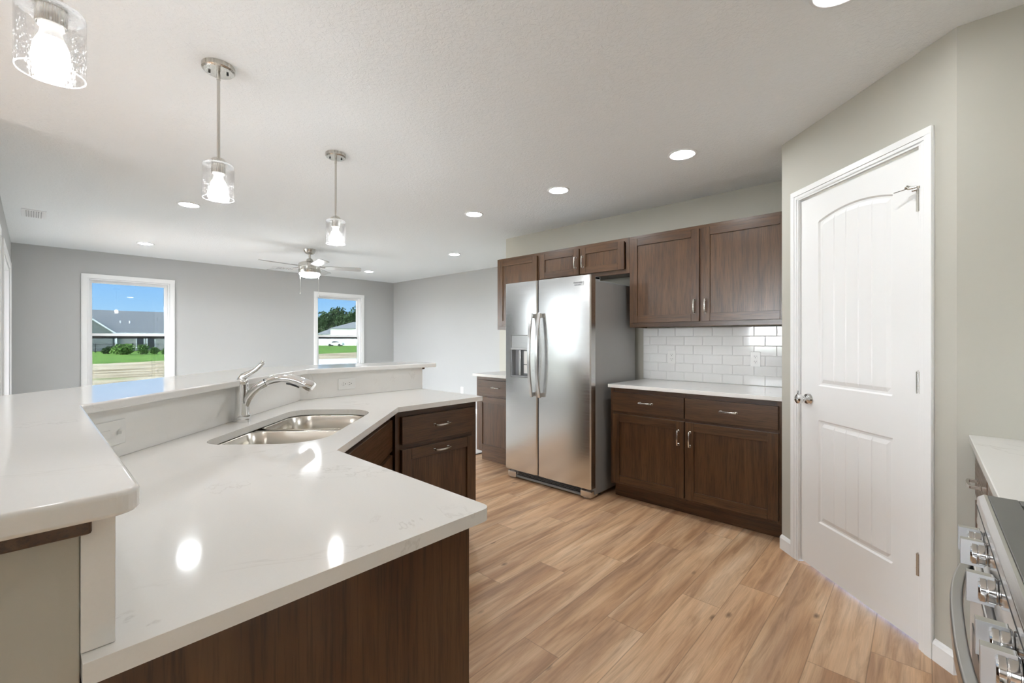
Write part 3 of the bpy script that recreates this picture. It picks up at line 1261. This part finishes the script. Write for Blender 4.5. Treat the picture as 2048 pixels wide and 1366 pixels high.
# backsplash
k1, k2 = -1.605, -1.6465
bs = [(-.695, .066), (k1 - .066, .066), (-2.66, k1 + 2.66), (-2.66, 1.915), (-2.6895, 1.915), (-2.6895, k2 + 2.6895), (k2 - .0362, .0362), (-.695, .0362)]
b = MB()
b.prism(bs, .9145, 1.0672)
tag(b.build('quartz_backsplash', M['quartz'], None, .001, 1, origin=(-1.7, .6, .9145)), 'white quartz upstand between the island counter and the bar top', 'backsplash')

# countertop with the sink opening
fs = -.718
ct = [(-.673, .662), (fs - .662, .662), (-2.016, fs + 2.016), (-2.016, 1.912), (-2.6895, 1.912), (-2.6895, k2 + 2.6895), (k2 - .0365, .0365), (-.673, .0365)]
ct = rounded(ct, {0: .022, 3: .012}, 6)


def uv(u, v): return ((v - u) * R2, (v + u) * R2)


SU0, SU1, SV0, SV1 = 1.535, 2.285, -1.010, -.607
hole_uv = rounded([(SU0, SV1), (SU1, SV1), (SU1, SV0), (SU0, SV0)], {0: .145, 1: .145, 2: .085, 3: .085}, 10)
hole = [uv(*q) for q in hole_uv]


def holed_slab(outer, inner, z0, z1):
    bm = bmesh.new()
    top = []
    for loop in (outer, inner):
        vs = [bm.verts.new((p[0], p[1], z1)) for p in loop]
        top += [bm.edges.new((vs[i], vs[(i + 1) % len(vs)])) for i in range(len(vs))]
    bmesh.ops.triangle_fill(bm, use_beauty=True, use_dissolve=False, edges=top)
    # drop faces inside the hole
    g = bmesh.ops.extrude_face_region(bm, geom=list(bm.faces))
    vs = [q for q in g['geom'] if isinstance(q, bmesh.types.BMVert)]
    bmesh.ops.translate(bm, verts=vs, vec=(0, 0, z0 - z1))
    return bm


b = MB()
b.bm.free()
b.bm = holed_slab(ct, hole, .8875, .914)
tag(b.build('countertop', M['quartz'], None, .004, 3, origin=(-1.6, .7, .8875)), 'large white quartz island counter around the sink', 'countertop')

# sink (local frame: x = -u direction along the diagonal, kept in world coordinates around its centre)
scx, scy = uv((SU0 + SU1) / 2, (SV0 + SV1) / 2)
sk = thing('kitchen_sink', 'double-bowl stainless undermount sink in the island counter', 'sink', (scx, scy, 0), 3 * PI / 4)
uc, vc = (SU0 + SU1) / 2, (SV0 + SV1) / 2


def uv_local(u, v):     # rotz 135: local x -> (-s, s) = +u ; local y -> (-s,-s) = -v
    return (u - uc, -(v - vc))


def bowl(ua, ub):
    b = MB()
    lev = [(.886, 0.0), (.880, .006), (.80, .012), (.72, .020), (.702, .034), (.694, .060)]
    rings = []
    wide = .004
    for z, ins in lev:
        loop = rounded([(ua + ins, SV1 + .004 - ins), (ub - ins, SV1 + .004 - ins), (ub - ins, SV0 - .004 + ins), (ua + ins, SV0 - .004 + ins)],
                       {0: .13 if ua < uc - .1 else .06, 1: .13 if ub > uc + .1 else .06, 2: .085 if ub > uc + .1 else .06, 3: .085 if ua < uc - .1 else .06}, 8)
        rings.append([b.v((*uv_local(*q), z)) for q in loop])
    for a, c in zip(rings, rings[1:]):
        n = len(a)
        for i in range(n): b._f([a[i], a[(i + 1) % n], c[(i + 1) % n], c[i]])
    b._f(rings[-1])
    o = b.build('bowl', M['sink'], sk, smooth=50, solid=.0016)
    b = MB()
    cx, cy = uv_local((ua + ub) / 2, vc)
    b.lathe([(.055, .6955), (.045, .6965), (.040, .6905), (0, .6885)], 28, (cx, cy, 0))
    b.build('drain', M['chrome'], o, smooth=40)


bowl(SU0 - .004, uc - .016)
bowl(uc + .016, SU1 + .004)
b = MB()
outer_l = rounded([(SU0 - .03, SV1 + .022), (SU1 + .03, SV1 + .022), (SU1 + .03, SV0 - .03), (SU0 - .03, SV0 - .03)], {0: .15, 1: .15, 2: .1, 3: .1}, 8)
# rim flange: strip around plus the divider between the bowls
inn = rounded([(SU0 - .004, SV1 + .004), (SU1 + .004, SV1 + .004), (SU1 + .004, SV0 - .004), (SU0 - .004, SV0 - .004)], {0: .13, 1: .13, 2: .085, 3: .085}, 8)
A = [b.v((*uv_local(*q), .8865)) for q in outer_l]
B_ = [b.v((*uv_local(*q), .8865)) for q in inn]
for i in range(len(A)): b._f([A[i], A[(i + 1) % len(A)], B_[(i + 1) % len(A)], B_[i]])
xa, ya = uv_local(uc - .018, SV1 + .006)
xb, yb = uv_local(uc + .018, SV0 - .006)
prof = []
n = 8
rows = []
for i in range(n + 1):
    t = PI * i / n
    rows.append((-.018 * math.cos(t), .872 + .012 * math.sin(t)))
r0 = [b.v((p, ya, z)) for p, z in rows]
r1 = [b.v((p, yb, z)) for p, z in rows]
for i in range(n): b._f([r0[i], r0[i + 1], r1[i + 1], r1[i]])
b.build('rim', M['sink'], sk, smooth=50)

# faucet: local x along the diagonal, -y towards the sink bowl
fu, fv = 1.962, -1.093
fxw, fyw = uv(fu, fv)
fc = thing('faucet', 'chrome pull-out kitchen faucet with raised lever behind the sink', 'faucet', (fxw, fyw, .914), 3 * PI / 4)
b = MB()
b.lathe([(0, .0005), (.0335, .0005), (.0335, .012), (.0315, .0135), (.0315, .018), (.0325, .020), (.031, .034), (.0275, .055), (.0262, .09), (.0258, .15), (.0262, .158), (.0262, .166), (.024, .178), (.016, .188), (0, .192)], 32)
b.build('body', M['chrome'], fc, smooth=40)


def arm_pts(q):
    """points (v offset towards the bowl, z)"""
    return [(0, -p, z) for p, z in q]


b = MB()
path = [(.012, .070), (.022, .100), (.045, .130), (.075, .155), (.102, .170)]
b.tube(arm_pts(path), [.017, .018, .018, .018, .0185], 20, up=(1, 0, 0))
b.build('spout', M['chrome'], fc, smooth=50)
b = MB()
b.tube(arm_pts([(.101, .1695), (.105, .1715)]), .0172, 20, up=(1, 0, 0))
b.build('hose_joint', M['black'], fc, smooth=50)
b = MB()
path = [(.105, .1715), (.135, .182), (.170, .187), (.205, .184), (.235, .176), (.262, .165), (.290, .152), (.300, .145)]
b.tube(arm_pts(path), [.019, .0195, .0195, .0195, .020, .0225, .024, .021], 20, up=(1, 0, 0))
sh = b.build('spray_head', M['chrome'], fc, smooth=50)
b = MB()
b.tube(arm_pts([(.188, .1655), (.205, .1655), (.225, .159), (.243, .150)]), [.005, .0075, .0075, .006], 12, up=(1, 0, 0), flat=(1.2, .8))
b.build('spray_button', M['black'], sh, smooth=50)
b = MB()
path = [(-.012, .172), (.004, .194), (.030, .208), (.058, .224), (.080, .245), (.090, .258), (.094, .256)]
b.tube(arm_pts(path), [.015, .016, .012, .010, .010, .0095, .005], 16, up=(1, 0, 0), flat=(1.0, .75))
b.build('lever', M['chrome'], fc, smooth=50)

# island cabinets
IH = .887
lx = -2.062
base_cab('dark oak island cabinet with drawer over tall pull-out door, at the end facing the refrigerator', (lx, 1.310, 0), PI / 2, .580,
         fronts=[fr_drawer(.030, .552), fr_door(.030, .552, None, z1=.676, top=True)], stiles=[(0, .032), (.548, .580)], depth=.600)
# sink base on the diagonal
dsum = -.718 - .046 * SQ
a0 = (dsum - .600) , .600
c0 = Vector((-1.402 - .02, dsum + 1.402 + .02))
c1 = Vector((-2.062 + .0, dsum + 2.062))
Ld = (c1 - c0).length
root = thing('base_cabinet', 'dark oak angled sink cabinet tucked into the island bend', 'cabinet', (c0.x, c0.y, 0), 3 * PI / 4, 'dark oak base cabinets')
b = MB()
b.box(.01, Ld - .006, 0, .020, .115, IH - .001)
b.box(.06, Ld - .06, .021, .046, .115, .66)
b.build('carcass', M['oak_v'], root, .0008, 1)
b = MB()
b.box(.07, Ld - .07, .075, .091, 0, .114)
b.build('toe_kick', M['oak_h'], root)
slabfront(root, .035, Ld - .035, .690, .852, 'false_front')
d = shaker(root, .035, Ld / 2 - .004, .134, .668)
handle(d, Ld / 2 - .036, -.021, .60, True)
d = shaker(root, Ld / 2 + .004, Ld - .035, .134, .668)
handle(d, Ld / 2 + .036, -.021, .60, True)
# near leg, fronts face +y
w1 = .64
root = base_cab('dark oak island cabinet with the plain end panel nearest the camera', (-.700, .618, 0), PI, w1,
                fronts=[fr_drawer(.03, .61), fr_door(.03, .316, .285), fr_door(.322, .61, .352)], stiles=[(0, .032), (w1 - .032, w1)], depth=.580, end_l=True)
# end panels as parts of their cabinets
b = MB()
b.box(-.006, -.0005, .0, .580, .0, IH)
b.build('end_panel', M['oak_v'], root, .001, 1)

# ------------------------------------------------------------------ range side
RX = .090
counter('countertop', 'white quartz counter between the range and the corner wall', 'countertop',
        [(.124, 1.468), (.764, 1.468), (.764, 2.3715), (.124, 2.3715)], .8875, .914, .003)
base_cab('grey-lit base cabinet under the counter past the range', (.160, 2.3710, 0), -PI / 2, .902,
         fronts=[fr_drawer(.022, .430), fr_drawer(.452, .880), fr_door(.022, .430, .40), fr_door(.452, .880, .482)],
         stiles=[(0, .036), (.427, .455), (.866, .902)], depth=.600)
rg = thing('range', 'stainless slide-in electric range with five knobs', 'range', (RX, 1.462, 0), -PI / 2)
RW = .758     # local x runs towards -Y, local +y runs towards +X
b = MB()
b.box(.004, RW - .004, .030, .665, .09, .885)
b.build('body', M['steel_dark'], rg, .002)
b = MB()
b.box(.02, RW - .02, .05, .62, .001, .089)
b.build('plinth', M['black'], rg)
b = MB()
# stainless rim of the cooktop with rolled front lip
b.prism([(.016, .8855), (-.001, .893), (0, .911), (.010, .9185), (.016, .9185), (.016, .8855)], .0, RW, axis='x')
b.box(.0, RW, .016, .062, .8855, .9180, 1)
b.box(.0, .040, .062, .655, .8855, .9175, 1)
b.box(RW - .040, RW, .062, .655, .8855, .9175, 1)
b.box(.040, RW - .040, .600, .655, .8855, .9175, 1)
top = b.build('cooktop_frame', [M['steel'], M['frame_dark']], rg, .002)
b = MB()
b.prism(rounded([(.040, .062), (RW - .040, .062), (RW - .040, .600), (.040, .600)], {}, 6), .887, .9145)
gl_ = b.build('glass_cooktop', M['cooktop'], rg, .002)
b = MB()
for cx, cy, r in ((.19, .20, .105), (.56, .20, .095), (.19, .47, .075), (.56, .47, .08), (.375, .45, .05)):
    for rr in (r, r - .004):
        pass
    ring = []
    b.lathe([(r, .9147), (r + .0015, .9149), (r + .003, .9147)], 40, (cx, cy, 0))
b.build('burner_ring', M['greyplastic'], gl_)
b = MB()
b.box(.0, RW, .0, .028, .796, .8895)
pnl = b.build('control_panel', M['polish'], rg, .002)
b = MB()
b.box(.0, RW, -.0015, .0, .8910, .8930)
b.build('panel_trim', M['slot'], rg)
for ky in (1.330, 1.254, 1.083, .908, .836):
    cx, cz = 1.462 - ky, .8515
    b = MB()
    b.lathe([(.0, -.0005), (.0195, -.0005), (.0215, -.003), (.0215, -.012), (.0205, -.0125), (.0205, -.0135), (.0215, -.014), (.0215, -.021), (.019, -.0235), (0, -.0235)], 28, (cx, 0, cz), 'y')
    b.box(cx - .0075, cx + .0075, -.0365, -.004, cz - .0245, cz + .0245, 1)
    for f in b.bm.faces:
        if f.material_index == 1 and abs(f.calc_center_median().z - cz) > .02: f.material_index = 0
    b.build('knob', [M['polish'], M['knob_face']], pnl, .0015, 2, smooth=35)
b = MB()
b.box(.006, RW - .006, -.012, .028, .215, .785)
od = b.build('oven_door', M['steel'], rg, .004)
b = MB()
b.box(.09, RW - .09, -.0135, -.012, .30, .66)
b.build('oven_window', M['cooktop'], od)
b = MB()
pts = []
n = 24
for i in range(n + 1):
    u = -1 + 2 * i / n
    pts.append((RW / 2 + u * .345, -.012 - .034 * (1 - abs(u) ** 2.6), .767))
b.tube(pts, .012, 4, square=True, flat=(.75, 1.25))
for u in (-1, 1):
    b.box(RW / 2 + u * .340 - .012, RW / 2 + u * .340 + .012, -.022, -.011, .757, .777)
b.build('handle', M['frame_satin'], od, .004, 3, smooth=35)
b = MB()
b.box(.006, RW - .006, -.008, .028, .095, .210)
b.build('storage_drawer', M['steel'], rg, .003)


# ------------------------------------------------------------------ recessed ceiling lights
def make_can():
    root = empty('recessed_light')
    b = MB()
    b.lathe([(.088, -.0002), (.088, -.004), (.084, -.0075), (.072, -.0065), (.069, -.002), (.069, -.0002)], 40)
    b.build('trim_ring', M['vinyl'], root, smooth=60)
    b = MB()
    b.lathe([(0, -.0035), (.0688, -.0028)], 40)
    b.build('lens', M['lens'], root, smooth=60)
    return root


can0 = make_can()
cans = [((-1.127, 2.812), 'recessed light on the kitchen ceiling nearest the pantry door'),
        ((-2.115, 2.822), 'recessed light on the ceiling in front of the refrigerator'),
        ((-3.103, 2.821), 'recessed light on the ceiling left of the cabinets, third from the pantry'),
        ((-4.767, 3.970), 'small recessed light near the pale side wall, left of the cabinet row'),
        ((-7.066, 3.967), 'far recessed light beside the tip of the fan blade'),
        ((-4.714, .927), 'recessed light on the ceiling just left of the middle pendant'),
        ((-7.022, .940), 'small far recessed light above the far left window'),
        ((-.205, 1.845), 'recessed light cut by the top edge of the picture'),
        ((-1.6, -1.8), 'unseen recessed light added over the dining nook, left'),  # unseen nook lights added behind the camera as fill
        ((.1, -2.2), 'unseen recessed light added over the dining nook, right')]
for i, ((x, y), lab) in enumerate(cans):
    o = can0 if i == 0 else copy_tree(can0)
    o.location = (x, y, CEIL)
    tag(o, lab, 'ceiling light', 'recessed ceiling lights')


# ------------------------------------------------------------------ pendants
def make_pendant():
    root = empty('pendant_light')
    b = MB()
    b.lathe([(0, -.0005), (.062, -.0005), (.062, -.018), (.058, -.022), (.056, -.025), (.010, -.027), (0, -.027)], 40)
    cpy = b.build('canopy', M['nickel'], root, smooth=40)
    for s in (-1, 1):
        b = MB()
        b.lathe([(.0045, -.027), (.0045, -.033), (0, -.034)], 10, (s * .034, 0, 0))
        b.build('canopy_screw', M['black'], cpy, smooth=40)
    b = MB()
    b.tube([(0, 0, -.027), (0, 0, -.400)], .0062, 16)
    b.tube([(0, 0, -.034), (0, 0, -.060)], .0078, 16)
    b.build('rod', M['nickel'], root, smooth=40)
    b = MB()
    b.lathe([(0, -.392), (.009, -.394), (.024, -.402), (.033, -.412), (.036, -.420), (.036, -.4225), (0, -.4225)], 32)
    b.lathe([(.0275, -.4275), (.0275, -.464), (.0245, -.464), (.0245, -.4275)], 28)
    b.build('socket_cap', M['nickel'], root, smooth=40)
    b = MB()
    b.lathe([(.030, -.4235), (.052, -.4235), (.0572, -.426), (.059, -.432), (.059, -.572), (.0585, -.574), (.0565, -.574), (.056, -.572), (.056, -.433), (.054, -.4275), (.030, -.4265)], 48)
    for f in b.bm.faces:
        zs = [v.co.z for v in f.verts]
        if max(zs) < -.5715 or min(zs) > -.4335: f.material_index = 1
    b.build('glass_shade', [M['shade'], M['shade_rim']], root, smooth=50)
    b = MB()
    b.lathe([(0, -.4276), (.0225, -.4276), (.0225, -.468), (.0185, -.469), (.0185, -.476), (.0205, -.486), (.0235, -.496)], 28)
    nk = b.build('bulb_neck', M['bulbneck'], root, smooth=50)
    b = MB()
    b.lathe([(.0235, -.496), (.0295, -.511), (.032, -.528), (.0315, -.546), (.026, -.563), (.015, -.574), (0, -.577)], 32)
    b.build('bulb', M['bulb'], root, smooth=50)
    return root


p0 = make_pendant()
for i, ((x, y), lab) in enumerate((((-1.465, .028), 'nearest pendant light over the bar, its seeded glass shade seen from close below'),
                                   ((-2.236, .545), 'middle pendant light with seeded glass shade over the bar'),
                                   ((-2.745, 1.310), 'farthest and smallest pendant light, over the bar end by the fan'))):
    o = p0 if i == 0 else copy_tree(p0)
    o.location = (x, y, CEIL)
    o.rotation_euler = (0, 0, 1.1)
    tag(o, lab, 'pendant light', 'glass pendant lights over the bar')

# ------------------------------------------------------------------ ceiling fan
fan = thing('ceiling_fan', 'brushed nickel five-blade ceiling fan with lit dome in the living room', 'fan', (-5.909, 2.468, CEIL), 0)
b = MB()
b.lathe([(0, -.0005), (.078, -.0005), (.076, -.012), (.062, -.045), (.046, -.060), (.022, -.066), (0, -.066)], 36)
b.build('canopy', M['nickel'], fan, smooth=40)
b = MB()
b.tube([(0, 0, -.066), (0, 0, -.135)], .013, 16)
b.build('downrod', M['nickel'], fan, smooth=40)
b = MB()
b.lathe([(0, -.120), (.028, -.122), (.040, -.135), (.044, -.155), (.075, -.165), (.118, -.178), (.135, -.190), (.138, -.200), (.138, -.228), (.132, -.235), (.132, -.262), (.138, -.268), (.137, -.292), (.130, -.312), (.118, -.318), (0, -.318)], 40)
b.build('motor_housing', M['nickel'], fan, smooth=35)
b = MB()
b.lathe([(.124, -.3185), (.124, -.330), (.112, -.350), (.085, -.364), (.045, -.371), (0, -.373)], 36)
b.build('light_dome', M['dome'], fan, smooth=60)
for k in range(5):
    an = math.radians(-8 + 72 * k)
    pitch = math.radians(12)
    b = MB()
    outl = rounded([(.185, -.052), (.640, -.066), (.640, .066), (.185, .052)], {0: .03, 1: .03, 2: .03, 3: .03}, 6)
    b.prism(outl, -.003, .003)
    b.rot(Matrix.Translation((0, 0, -.232)) @ Matrix.Rotation(an, 4, 'Z') @ Matrix.Rotation(-pitch, 4, 'X'))
    bl = b.build('blade', M['blade'], fan, .001, 1)
    b = MB()
    b.prism([(.120, -.020), (.200, -.038), (.235, -.030), (.245, 0), (.235, .030), (.200, .038), (.120, .020)], .0035, .0075)
    b.rot(Matrix.Translation((0, 0, -.232)) @ Matrix.Rotation(an, 4, 'Z') @ Matrix.Rotation(-pitch, 4, 'X'))
    b.build('blade_arm', M['nickel'], bl, .001, 1)
for (dx, dy, zb) in ((-.092, -.085, -.565), (.086, .080, -.595)):
    b = MB()
    b.tube([(dx, dy, -.300), (dx, dy, zb)], .0016, 8)
    b.lathe([(0, zb - .022), (.0055, zb - .018), (.0055, zb - .004), (0, zb)], 10, (dx, dy, 0))
    b.build('pull_chain', M['pull'], fan, smooth=40)


# ------------------------------------------------------------------ ceiling vents
def vent(label, cx, cy, lx_, ly_):
    root = thing('ceiling_vent', label, 'vent', (cx, cy, CEIL), 0, 'white ceiling vents')
    b = MB()
    b.box(-lx_ / 2, lx_ / 2, -ly_ / 2, ly_ / 2, -.006, -.0005)
    b.build('plate', M['vinyl'], root, .002)
    b = MB()
    n = 7
    for i in range(n):
        yy = -ly_ * .30 + i * ly_ * .6 / (n - 1)
        b.box(-lx_ * .38, lx_ * .38, yy - .004, yy + .001, -.012, -.006)
    b.build('louvre', M['louvre'], root)
    return root


vent('white ceiling vent near the left edge beside the patio wall', -6.12, .005, .36, .16)
vent('white ceiling vent partly hidden behind the fan blade', -7.74, 2.83, .16, .36)

# ------------------------------------------------------------------ outside
GZ = -.60


def mk_ground():
    t = NT('yard_ground')
    v = t.coord()
    sp = t.new('ShaderNodeSeparateXYZ')
    t.l.new(v, sp.inputs[0])
    X, Y = sp.outputs[0], sp.outputs[1]
    n1 = t.noise(v, .35, 4)
    n2 = t.noise(t.mapping(v, (.9, .22, 1)), 1.0, 5, .65)
    edge = t.math('ADD', t.math('ADD', X, t.math('MULTIPLY', Y, .49)), t.math('MULTIPLY', t.math('SUBTRACT', n1, .5), 4))
    g = t.math('LESS_THAN', edge, -45.0)
    straw = t.ramp(n2, [(.34, (.20, .15, .08)), (.50, (.47, .39, .24)), (.68, (.62, .55, .39))])
    gp = t.ramp(t.noise(v, .22, 3), [(.60, (0, 0, 0)), (.74, (1, 1, 1))])
    straw = t.mix(t.math('MULTIPLY', gp, .7), straw, (.18, .24, .07))
    grass = t.ramp(t.noise(v, 1.1, 4), [(.3, (.085, .19, .025)), (.7, (.19, .33, .06))])
    t.set(color=t.mix(g, straw, grass), rough=.9, spec=.1)
    return t.m


M['ground'] = mk_ground()
b = MB()
b.box(-260, 60, -120, 160, GZ - .3, GZ)
struct(b.build('ground', M['ground']), 'straw-covered yard turning to green lawn outside', 'ground')
M['concrete'] = plain('pale_concrete', (.70, .70, .68), .8, noise=.05)
b = MB()
b.prism([(-40.5, 13), (-39.5, 34), (-14, 24), (-12, 8.2), (-24, 8.8)], GZ + .001, GZ + .05)
struct(b.build('driveway', M['concrete'], None, origin=(-26, 15, GZ)), 'pale concrete driveway outside the corner window', 'driveway')

b = MB()
b.box(-9.2, 2.2, -9.5, -3.66, GZ + .001, -.16)  # unseen slabs added outside the glass doors to bounce daylight indoors
struct(b.build('patio', M['concrete'], None, .01, origin=(-3, -6, GZ)), 'unseen pale concrete patio added to bounce daylight into the dining nook', 'patio')
b = MB()
b.box(-9.2, -3.76, -3.655, -.335, GZ + .001, -.16)
struct(b.build('patio', M['concrete'], None, .01, origin=(-6, -2, GZ)), 'unseen pale concrete patio added to bounce daylight through the sliding patio door', 'patio')

M['shingle'] = plain('grey_shingles', (.19, .205, .20), .85, noise=.25)
M['siding'] = plain('grey_siding', (.33, .33, .31), .7, noise=.06)
M['whitesiding'] = plain('white_siding', (.78, .79, .80), .6, noise=.04)
M['extglass'] = plain('dark_house_window', (.03, .035, .04), .08, noise=.1)


def leafy(name):
    t = NT(name)
    return t


def mk_leaf(name, a, c):
    t = NT(name)
    t.set(color=t.mix(t.noise(t.coord(), 2.5, 3), a, c), rough=.7, spec=.2)
    return t.m


M['leaf_dark'] = mk_leaf('dark_tree_leaves', (.018, .045, .016), (.055, .105, .035))
M['leaf_light'] = mk_leaf('light_shrub_leaves', (.06, .15, .025), (.17, .30, .07))
M['leaf_mid'] = mk_leaf('mid_shrub_leaves', (.04, .10, .02), (.10, .21, .045))
M['bark'] = plain('brown_bark', (.10, .075, .055), .9, noise=.3)

# the long grey-roofed house
HX = -98.0
ho = thing('house', 'long grey-roofed house beyond the lawn, seen through the left window', 'house', (HX, 14, GZ), 0, 'neighbouring houses')
b = MB()
b.box(-12, 0, -16, 22, 0, 2.95)
b.build('wall', M['siding'], ho)
b = MB()
b.prism([(.6, 2.88), (-6, 6.95), (-12.6, 2.88)], -16.6, 22.6, axis='y')
b.build('roof', M['shingle'], ho)
b = MB()
b.box(.6, .72, -16.6, 22.6, 2.70, 2.98)
b.build('gutter', M['whitesiding'], ho)
# cross gable towards us at the left
b = MB()
b.prism([(-14, 0), (-5.2, 0), (-5.2, 2.95), (-9.6, 6.55), (-14, 2.95)], -3, 1.2, axis='x')
b.build('gable_wall', M['shingle'], ho)
b = MB()
b.tube([(1.35, -9.6, 6.75), (1.35, -4.85, 2.85)], .10, 4, square=True)
b.tube([(1.35, -9.6, 6.75), (1.35, -14.35, 2.85)], .10, 4, square=True)
b.build('gable_trim', M['whitesiding'], ho)
for (ya, yb, za, zb) in ((-2.15, -1.0, .35, 2.2), (-.75, .45, .2, 2.3), (1.6, 2.9, 1.0, 2.15), (5.0, 6.3, 1.05, 2.1)):
    b = MB()
    b.box(.001, .08, ya, yb, za, zb)
    fr_ = b.build('window', M['whitesiding'], ho)
    b = MB()
    b.box(.081, .09, ya + .13, yb - .13, za + .13, zb - .13)
    b.build('pane', M['extglass'], fr_)
b = MB()
b.box(.8, 1.05, -4.95, -4.65, 0, 2.75)
b.build('porch_post', M['whitesiding'], ho)
for yy in (-3.9, -2.7):
    b = MB()
    b.lathe([(.11, 0), (.11, .45), (0, .46)], 10, (-2.3, yy, 4.62))
    b.build('roof_vent', M['whitesiding'], ho)

# white house behind the car
h2 = thing('house', 'white house with grey hip roof behind the parked car', 'house', (-128, 64, GZ), math.radians(40), 'neighbouring houses')
b = MB()
b.box(-4.5, 16, 0, 9, 0, 5.1)
b.box(-9.5, -4.5, 1.5, 9, 0, 3.4)
b.build('wall', M['whitesiding'], h2)
b = MB()
v_ = [b.v(p) for p in ((-5, -.5, 5.1), (16.5, -.5, 5.1), (16.5, 9.5, 5.1), (-5, 9.5, 5.1), (0.5, 4.5, 7.3), (12, 4.5, 7.3))]
for q in ((0, 1, 5, 4), (1, 2, 5), (2, 3, 4, 5), (3, 0, 4), (3, 2, 1, 0)): b._f([v_[i] for i in q])
v_ = [b.v(p) for p in ((-10, 1, 3.4), (-4.4, 1, 3.4), (-4.4, 9.5, 3.4), (-10, 9.5, 3.4), (-4.4, 5, 5.4), (-7, 5, 5.2))]
for q in ((0, 1, 4, 5), (2, 3, 5, 4), (3, 0, 5), (1, 2, 4), (3, 2, 1, 0)): b._f([v_[i] for i in q])
b.build('roof', M['shingle'], h2)

# white parked car
M['carpaint'] = plain('white_car_paint', (.80, .82, .84), .2, noise=.01)
car = thing('car', 'small white hatchback parked on the grass in front of the white house', 'car', (-119.4, 57.0, GZ), math.radians(43))
b = MB()
side = [(-2.1, .32), (-2.1, .72), (-1.95, .88), (-1.15, .98), (-.45, 1.42), (.55, 1.46), (1.45, 1.12), (2.02, 1.02), (2.1, .6), (2.05, .32)]
b.prism(side, -.85, .85, axis='y')
b.build('body', M['carpaint'], car, .08, 3)
b = MB()
b.prism([(-1.0, 1.0), (-.42, 1.36), (.5, 1.40), (1.2, 1.10)], -.865, .865, axis='y')
b.build('side_window', M['extglass'], car)
for xx in (-1.32, 1.28):
    for yy in (-.82, .82):
        b = MB()
        b.lathe([(0, -.1), (.33, -.1), (.33, .1), (0, .1)], 20, (xx, yy, .33), 'y')
        b.build('wheel', M['black'], car)


def crown(rx, ry, rz, nleaf, ls, seed):
    rnd = random.Random(seed)
    b = MB()
    blobs = [(rnd.uniform(-.5, .5) * rx, rnd.uniform(-.5, .5) * ry, rnd.uniform(-.35, .5) * rz, rnd.uniform(.38, .62)) for _ in range(9)]
    for (x, y, z, s) in blobs:
        for _ in range(nleaf // 9):
            d = Vector((rnd.gauss(0, 1), rnd.gauss(0, 1), rnd.gauss(0, 1))).normalized() * (rnd.random() ** .4)
            p = Vector((x + d.x * rx * s, y + d.y * ry * s, z + d.z * rz * s))
            a = Vector((rnd.gauss(0, 1), rnd.gauss(0, 1), rnd.gauss(0, 1))).normalized()
            c = a.orthogonal().normalized()
            e_ = a.cross(c)
            q = ls * rnd.uniform(.6, 1.3)
            b._f([b.v(p + c * q), b.v(p + e_ * q * .6), b.v(p - c * q), b.v(p - e_ * q * .6)])
    return b


def tree(label, x, y, h, r, seed, leaf='leaf_dark', name='tree', cat='tree', group='trees behind the white house', n=2600, trunk=.35):
    root = thing(name, label, cat, (x, y, GZ), 0, group)
    b = crown(r, r, h * (1 - trunk) * .62, n, r * .11, seed)
    b.rot(Matrix.Translation((0, 0, h * (trunk + (1 - trunk) * .45))))
    b.build('crown', M[leaf], root)
    b = MB()
    b.tube([(0, 0, 0), (0, 0, h * .4), (r * .06, 0, h * .75)], [r * .07, r * .05, r * .02], 8)
    b.build('trunk', M['bark'], root)
    return root


for i, (x, y, h, r, lab) in enumerate(((-180.7, 79.7, 10.9, 3.1, 'leftmost and lowest of the trees behind the white house'),
                                        (-162.0, 74.6, 11.8, 3.8, 'second tree from the left behind the white house'),
                                        (-168.0, 80.8, 14.1, 4.0, 'broad tall tree rising behind the middle of the white house'),
                                        (-157.0, 79.5, 13.0, 4.2, 'fourth tree from the left, over the right part of the white roof'),
                                        (-163.0, 86.3, 14.6, 4.2, 'rightmost tree, cut by the window frame above the white house'))):
    tree(lab, x, y, h, r, 20 + i, trunk=.18)
for i, (x, y, h, r, leaf, lab) in enumerate(((-72.7, 7.5, 1.45, 1.25, 'leaf_light', 'largest pale green shrub on the lawn before the grey-roofed house'),
                                             (-71.0, 9.15, 1.2, .8, 'leaf_mid', 'round darker shrub right of the largest pale shrub'),
                                             (-70.0, 10.25, .95, .6, 'leaf_mid', 'low shrub third from the left on the lawn'),
                                             (-69.2, 11.2, .9, .5, 'leaf_mid', 'rightmost low shrub at the window edge'),
                                             (-77.0, 6.6, 1.0, .8, 'leaf_dark', 'dark low shrub left of the largest pale shrub'))):
    tree(lab, x, y, h, r, 50 + i, leaf, 'shrub', 'shrub', 'shrubs on the lawn', 1500, .05)
# dark metal fence in front of the long house
M['fence'] = plain('black_metal_fence', (.025, .025, .027), .5)
fn = thing('fence', 'dark metal yard fence in front of the grey-roofed house', 'fence', (-86, 12, GZ), 0)
for yy in range(-8, 9, 2):
    b = MB()
    b.box(-.05, .05, yy - .05, yy + .05, 0, 1.35)
    b.build('post', M['fence'], fn)
b = MB()
b.box(-.02, .02, -8, 8, .15, .20)
b.box(-.02, .02, -8, 8, 1.15, 1.20)
for k in range(-66, 67):
    b.box(-.012, .012, k * .12 - .01, k * .12 + .01, .1, 1.25)
b.build('rail_panel', M['fence'], fn)
